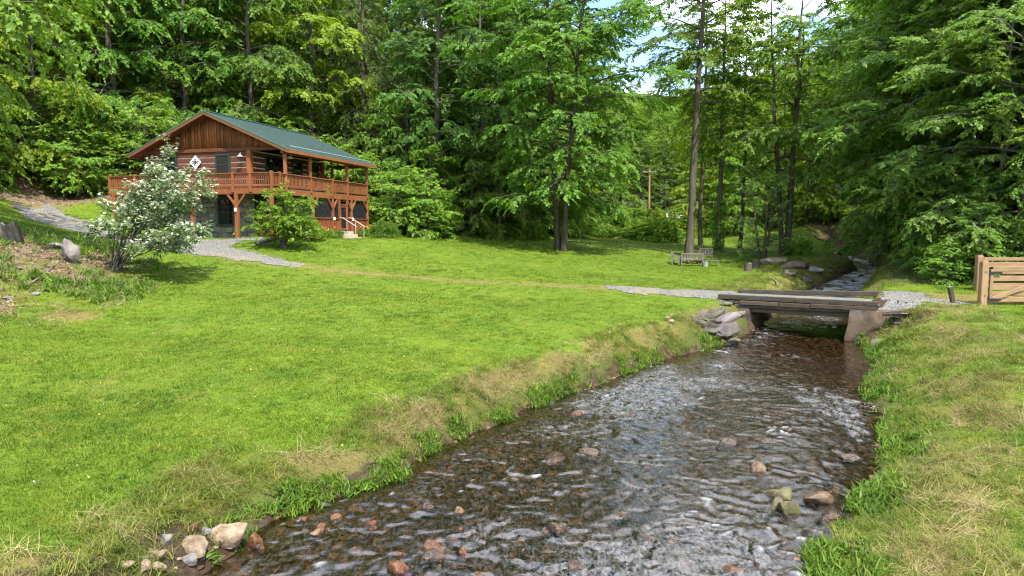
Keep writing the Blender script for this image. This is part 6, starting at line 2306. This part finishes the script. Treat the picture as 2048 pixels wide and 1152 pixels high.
# weeds and dead leaves on the brushy slope at the left, under the trees and on the bank
lf = []
for q in range(4):
    r_ = np.random.default_rng(90 + q)
    V, Q, _ = leaves(r_, np.zeros((4, 3)) + r_.normal(0, .08, (4, 3)) * [1, 1, .15], nrm(r_.normal(0, 1, (4, 3)) * [1, 1, .2]), np.full(4, .05), 2, 0.13, 0.08, 0, 0.6)
    lf.append(np_mesh('leaf_flake', V, Q, M['dead_leaf']))
lc = source_set('leaf_flake', lf)
x1, y1 = sample(16000, -27, -12, 17, 36)
x2, y2 = sample(9000, -34, -14, 36, 58)
rough('leaf_litter', lc, 4, [(x1, y1), (x2, y2)], 0.35, 0.85, 'brown dead leaves littering the slope and wood floor at the left', 'dead leaves', 0.3, litter_amount)
x1, y1 = sample(9000, -27, -11, 17, 34)
rough('slope_weeds', weedc, 5, [(x1, y1)], 0.8, 2.0, 'green weeds growing through the brushy slope at the left', 'weeds', 0.3, lambda X, Y: np.clip(litter_amount(X, Y) * 1.6, 0, 1) * clump(0.6, 305, 0.42, 0.6)(X, Y))
tw = []
for q in range(4):
    r_ = np.random.default_rng(120 + q)
    a = Acc()
    for k in range(5):
        d = r_.normal(0, 1, 3) * [1, 1, .5] + [0, 0, .35]
        a.tube(path(r_, r_.normal(0, .15, 3) * [1, 1, 0], d, r_.uniform(.4, .9), 4, .2, .2), np.linspace(.009, .004, 5), 3)
    tw.append(a.mesh('twig_tangle', M['dead_wood']))
tc = source_set('twig_tangle', tw)
x1, y1 = sample(420, -26, -12.5, 18, 31)
rough('brush_twigs', tc, 4, [(x1, y1)], 0.6, 1.3, 'tangle of dead twigs on the brushy slope at the left', 'twigs', 0.3, lambda X, Y: litter_amount(X, Y))
# clover and broad-leaved patches in the near lawn
x1, y1 = sample(9000, -10, 4, 7, 16)
rough('clover_patches', weedc, 5, [(x1, y1)], 0.28, 0.55, 'darker clover patches low in the near lawn', 'clover', 0.3,
      lambda X, Y: sstep(0.56, 0.68, fbm(X * 0.7, Y * 0.7, 306, 4)) * (bank_d(X, Y)[0] > 0.8))
# small flowers and bits dotted through the lawn
ff = []
for q in range(4):
    r_ = np.random.default_rng(160 + q)
    V, Q, tn = leaves(r_, np.array([[0, 0, 0.06]]), np.array([[0.3, 0.2, 1.0]]), np.array([0.02]), 5, 0.028, 0.018, 0, 0.8)
    ff.append(np_mesh('lawn_flower', V, Q, M['yellow_petal' if q % 2 else 'petal'], False, {'tone': tn}))
fc = source_set('lawn_flower', ff)
x1, y1 = sample(420, -14, 6, 7, 30)
rough('lawn_flowers', fc, 4, [(x1, y1)], 0.6, 1.2, 'tiny white and yellow flowers dotted through the lawn', 'flowers', 0.2,
      lambda X, Y: (bank_d(X, Y)[0] > 1.0) * sstep(0.45, 0.6, fbm(X * 0.5, Y * 0.5, 307, 3)) * (litter_amount(X, Y) < 0.2))
# loose gravel on the drive
pc = []
for q in range(4):
    me = rock_mesh(70 + q, 'rock_grey', 6, 1)
    me.materials.clear()
    me.materials.append(M['pebble_mix'])
    pc.append(me)
pcs = source_set('gravel_bit', pc)
x1, y1 = sample(30000, -30, 20, 26, 42)
g_ = gravel_amount(x1, y1)
m = (rng.random(len(x1)) < sstep(0.12, 0.7, g_)) & in_view(x1, y1)
x1, y1 = x1[m], y1[m]
bl_ = (x1 - BR_A[0]) * BR_U[0] + (y1 - BR_A[1]) * BR_U[1]
m = ~((bl_ > 0) & (bl_ < BR_L))
x1, y1 = x1[m], y1[m]
n = len(x1)
s = rng.uniform(0.02, 0.048, n)
scatter('loose_gravel', pcs, np.stack([x1, y1, zground(x1, y1) + 0.035], -1), rng.uniform(0, 6, (n, 3)), np.stack([s, s, s * .7], -1), 4, 'loose grey gravel scattered over the driveway', 'gravel')
# cobbles of the stream bed
bc_ = []
for q in range(5):
    me = rock_mesh(80 + q, 'rock_grey', 7, 2)
    me.materials.clear()
    me.materials.append(M['bed_stone'])
    bc_.append(me)
bcs = source_set('bed_cobble', bc_)
x1, y1 = sample(26000, -8, 16, 6.5, 30)
dl, dr_ = bank_d(x1, y1)
m = (dl < 0.12) & (dr_ < 0.05) & in_view(x1, y1)
x1, y1 = x1[m], y1[m]
n = len(x1)
s = 0.05 + 0.13 * rng.random(n) ** 2.5
scatter('stream_cobbles', bcs, np.stack([x1, y1, np.minimum(zground(x1, y1) + 0.01, zw(y1) - 0.045)], -1), np.stack([rng.normal(0, .3, n), rng.normal(0, .3, n), rng.uniform(0, 6, n)], -1), np.stack([s * 1.3, s, s * .5], -1), 5, 'brown and orange cobbles covering the shallow stream bed', 'cobbles')

# the wooded hill closing the valley, too far to tell tree from tree
fs = source_set('far_crown', [TREES[k_][1] for k_ in ('maple_a', 'lime_a', 'lime_a', 'lime_a', 'edge_b')])
fx, fy = [], []
while len(fx) < 260:
    y = rng.uniform(140, 340)
    x = y * rng.uniform(-0.02, 0.56)
    if y < 178 and x / y < 0.27:
        continue
    fx.append(x)
    fy.append(y)
fx, fy = np.array(fx), np.array(fy)
n = len(fx)
s = rng.uniform(0.8, 1.15, n)
scatter('far_wood', fs, np.stack([fx, fy, zground(fx, fy) - 1.0], -1), np.stack([fx * 0, fx * 0, rng.uniform(0, 6.28, n)], -1), np.stack([s, s, s], -1), 5, 'distant leafy wood covering the hill at the end of the valley', 'woods')
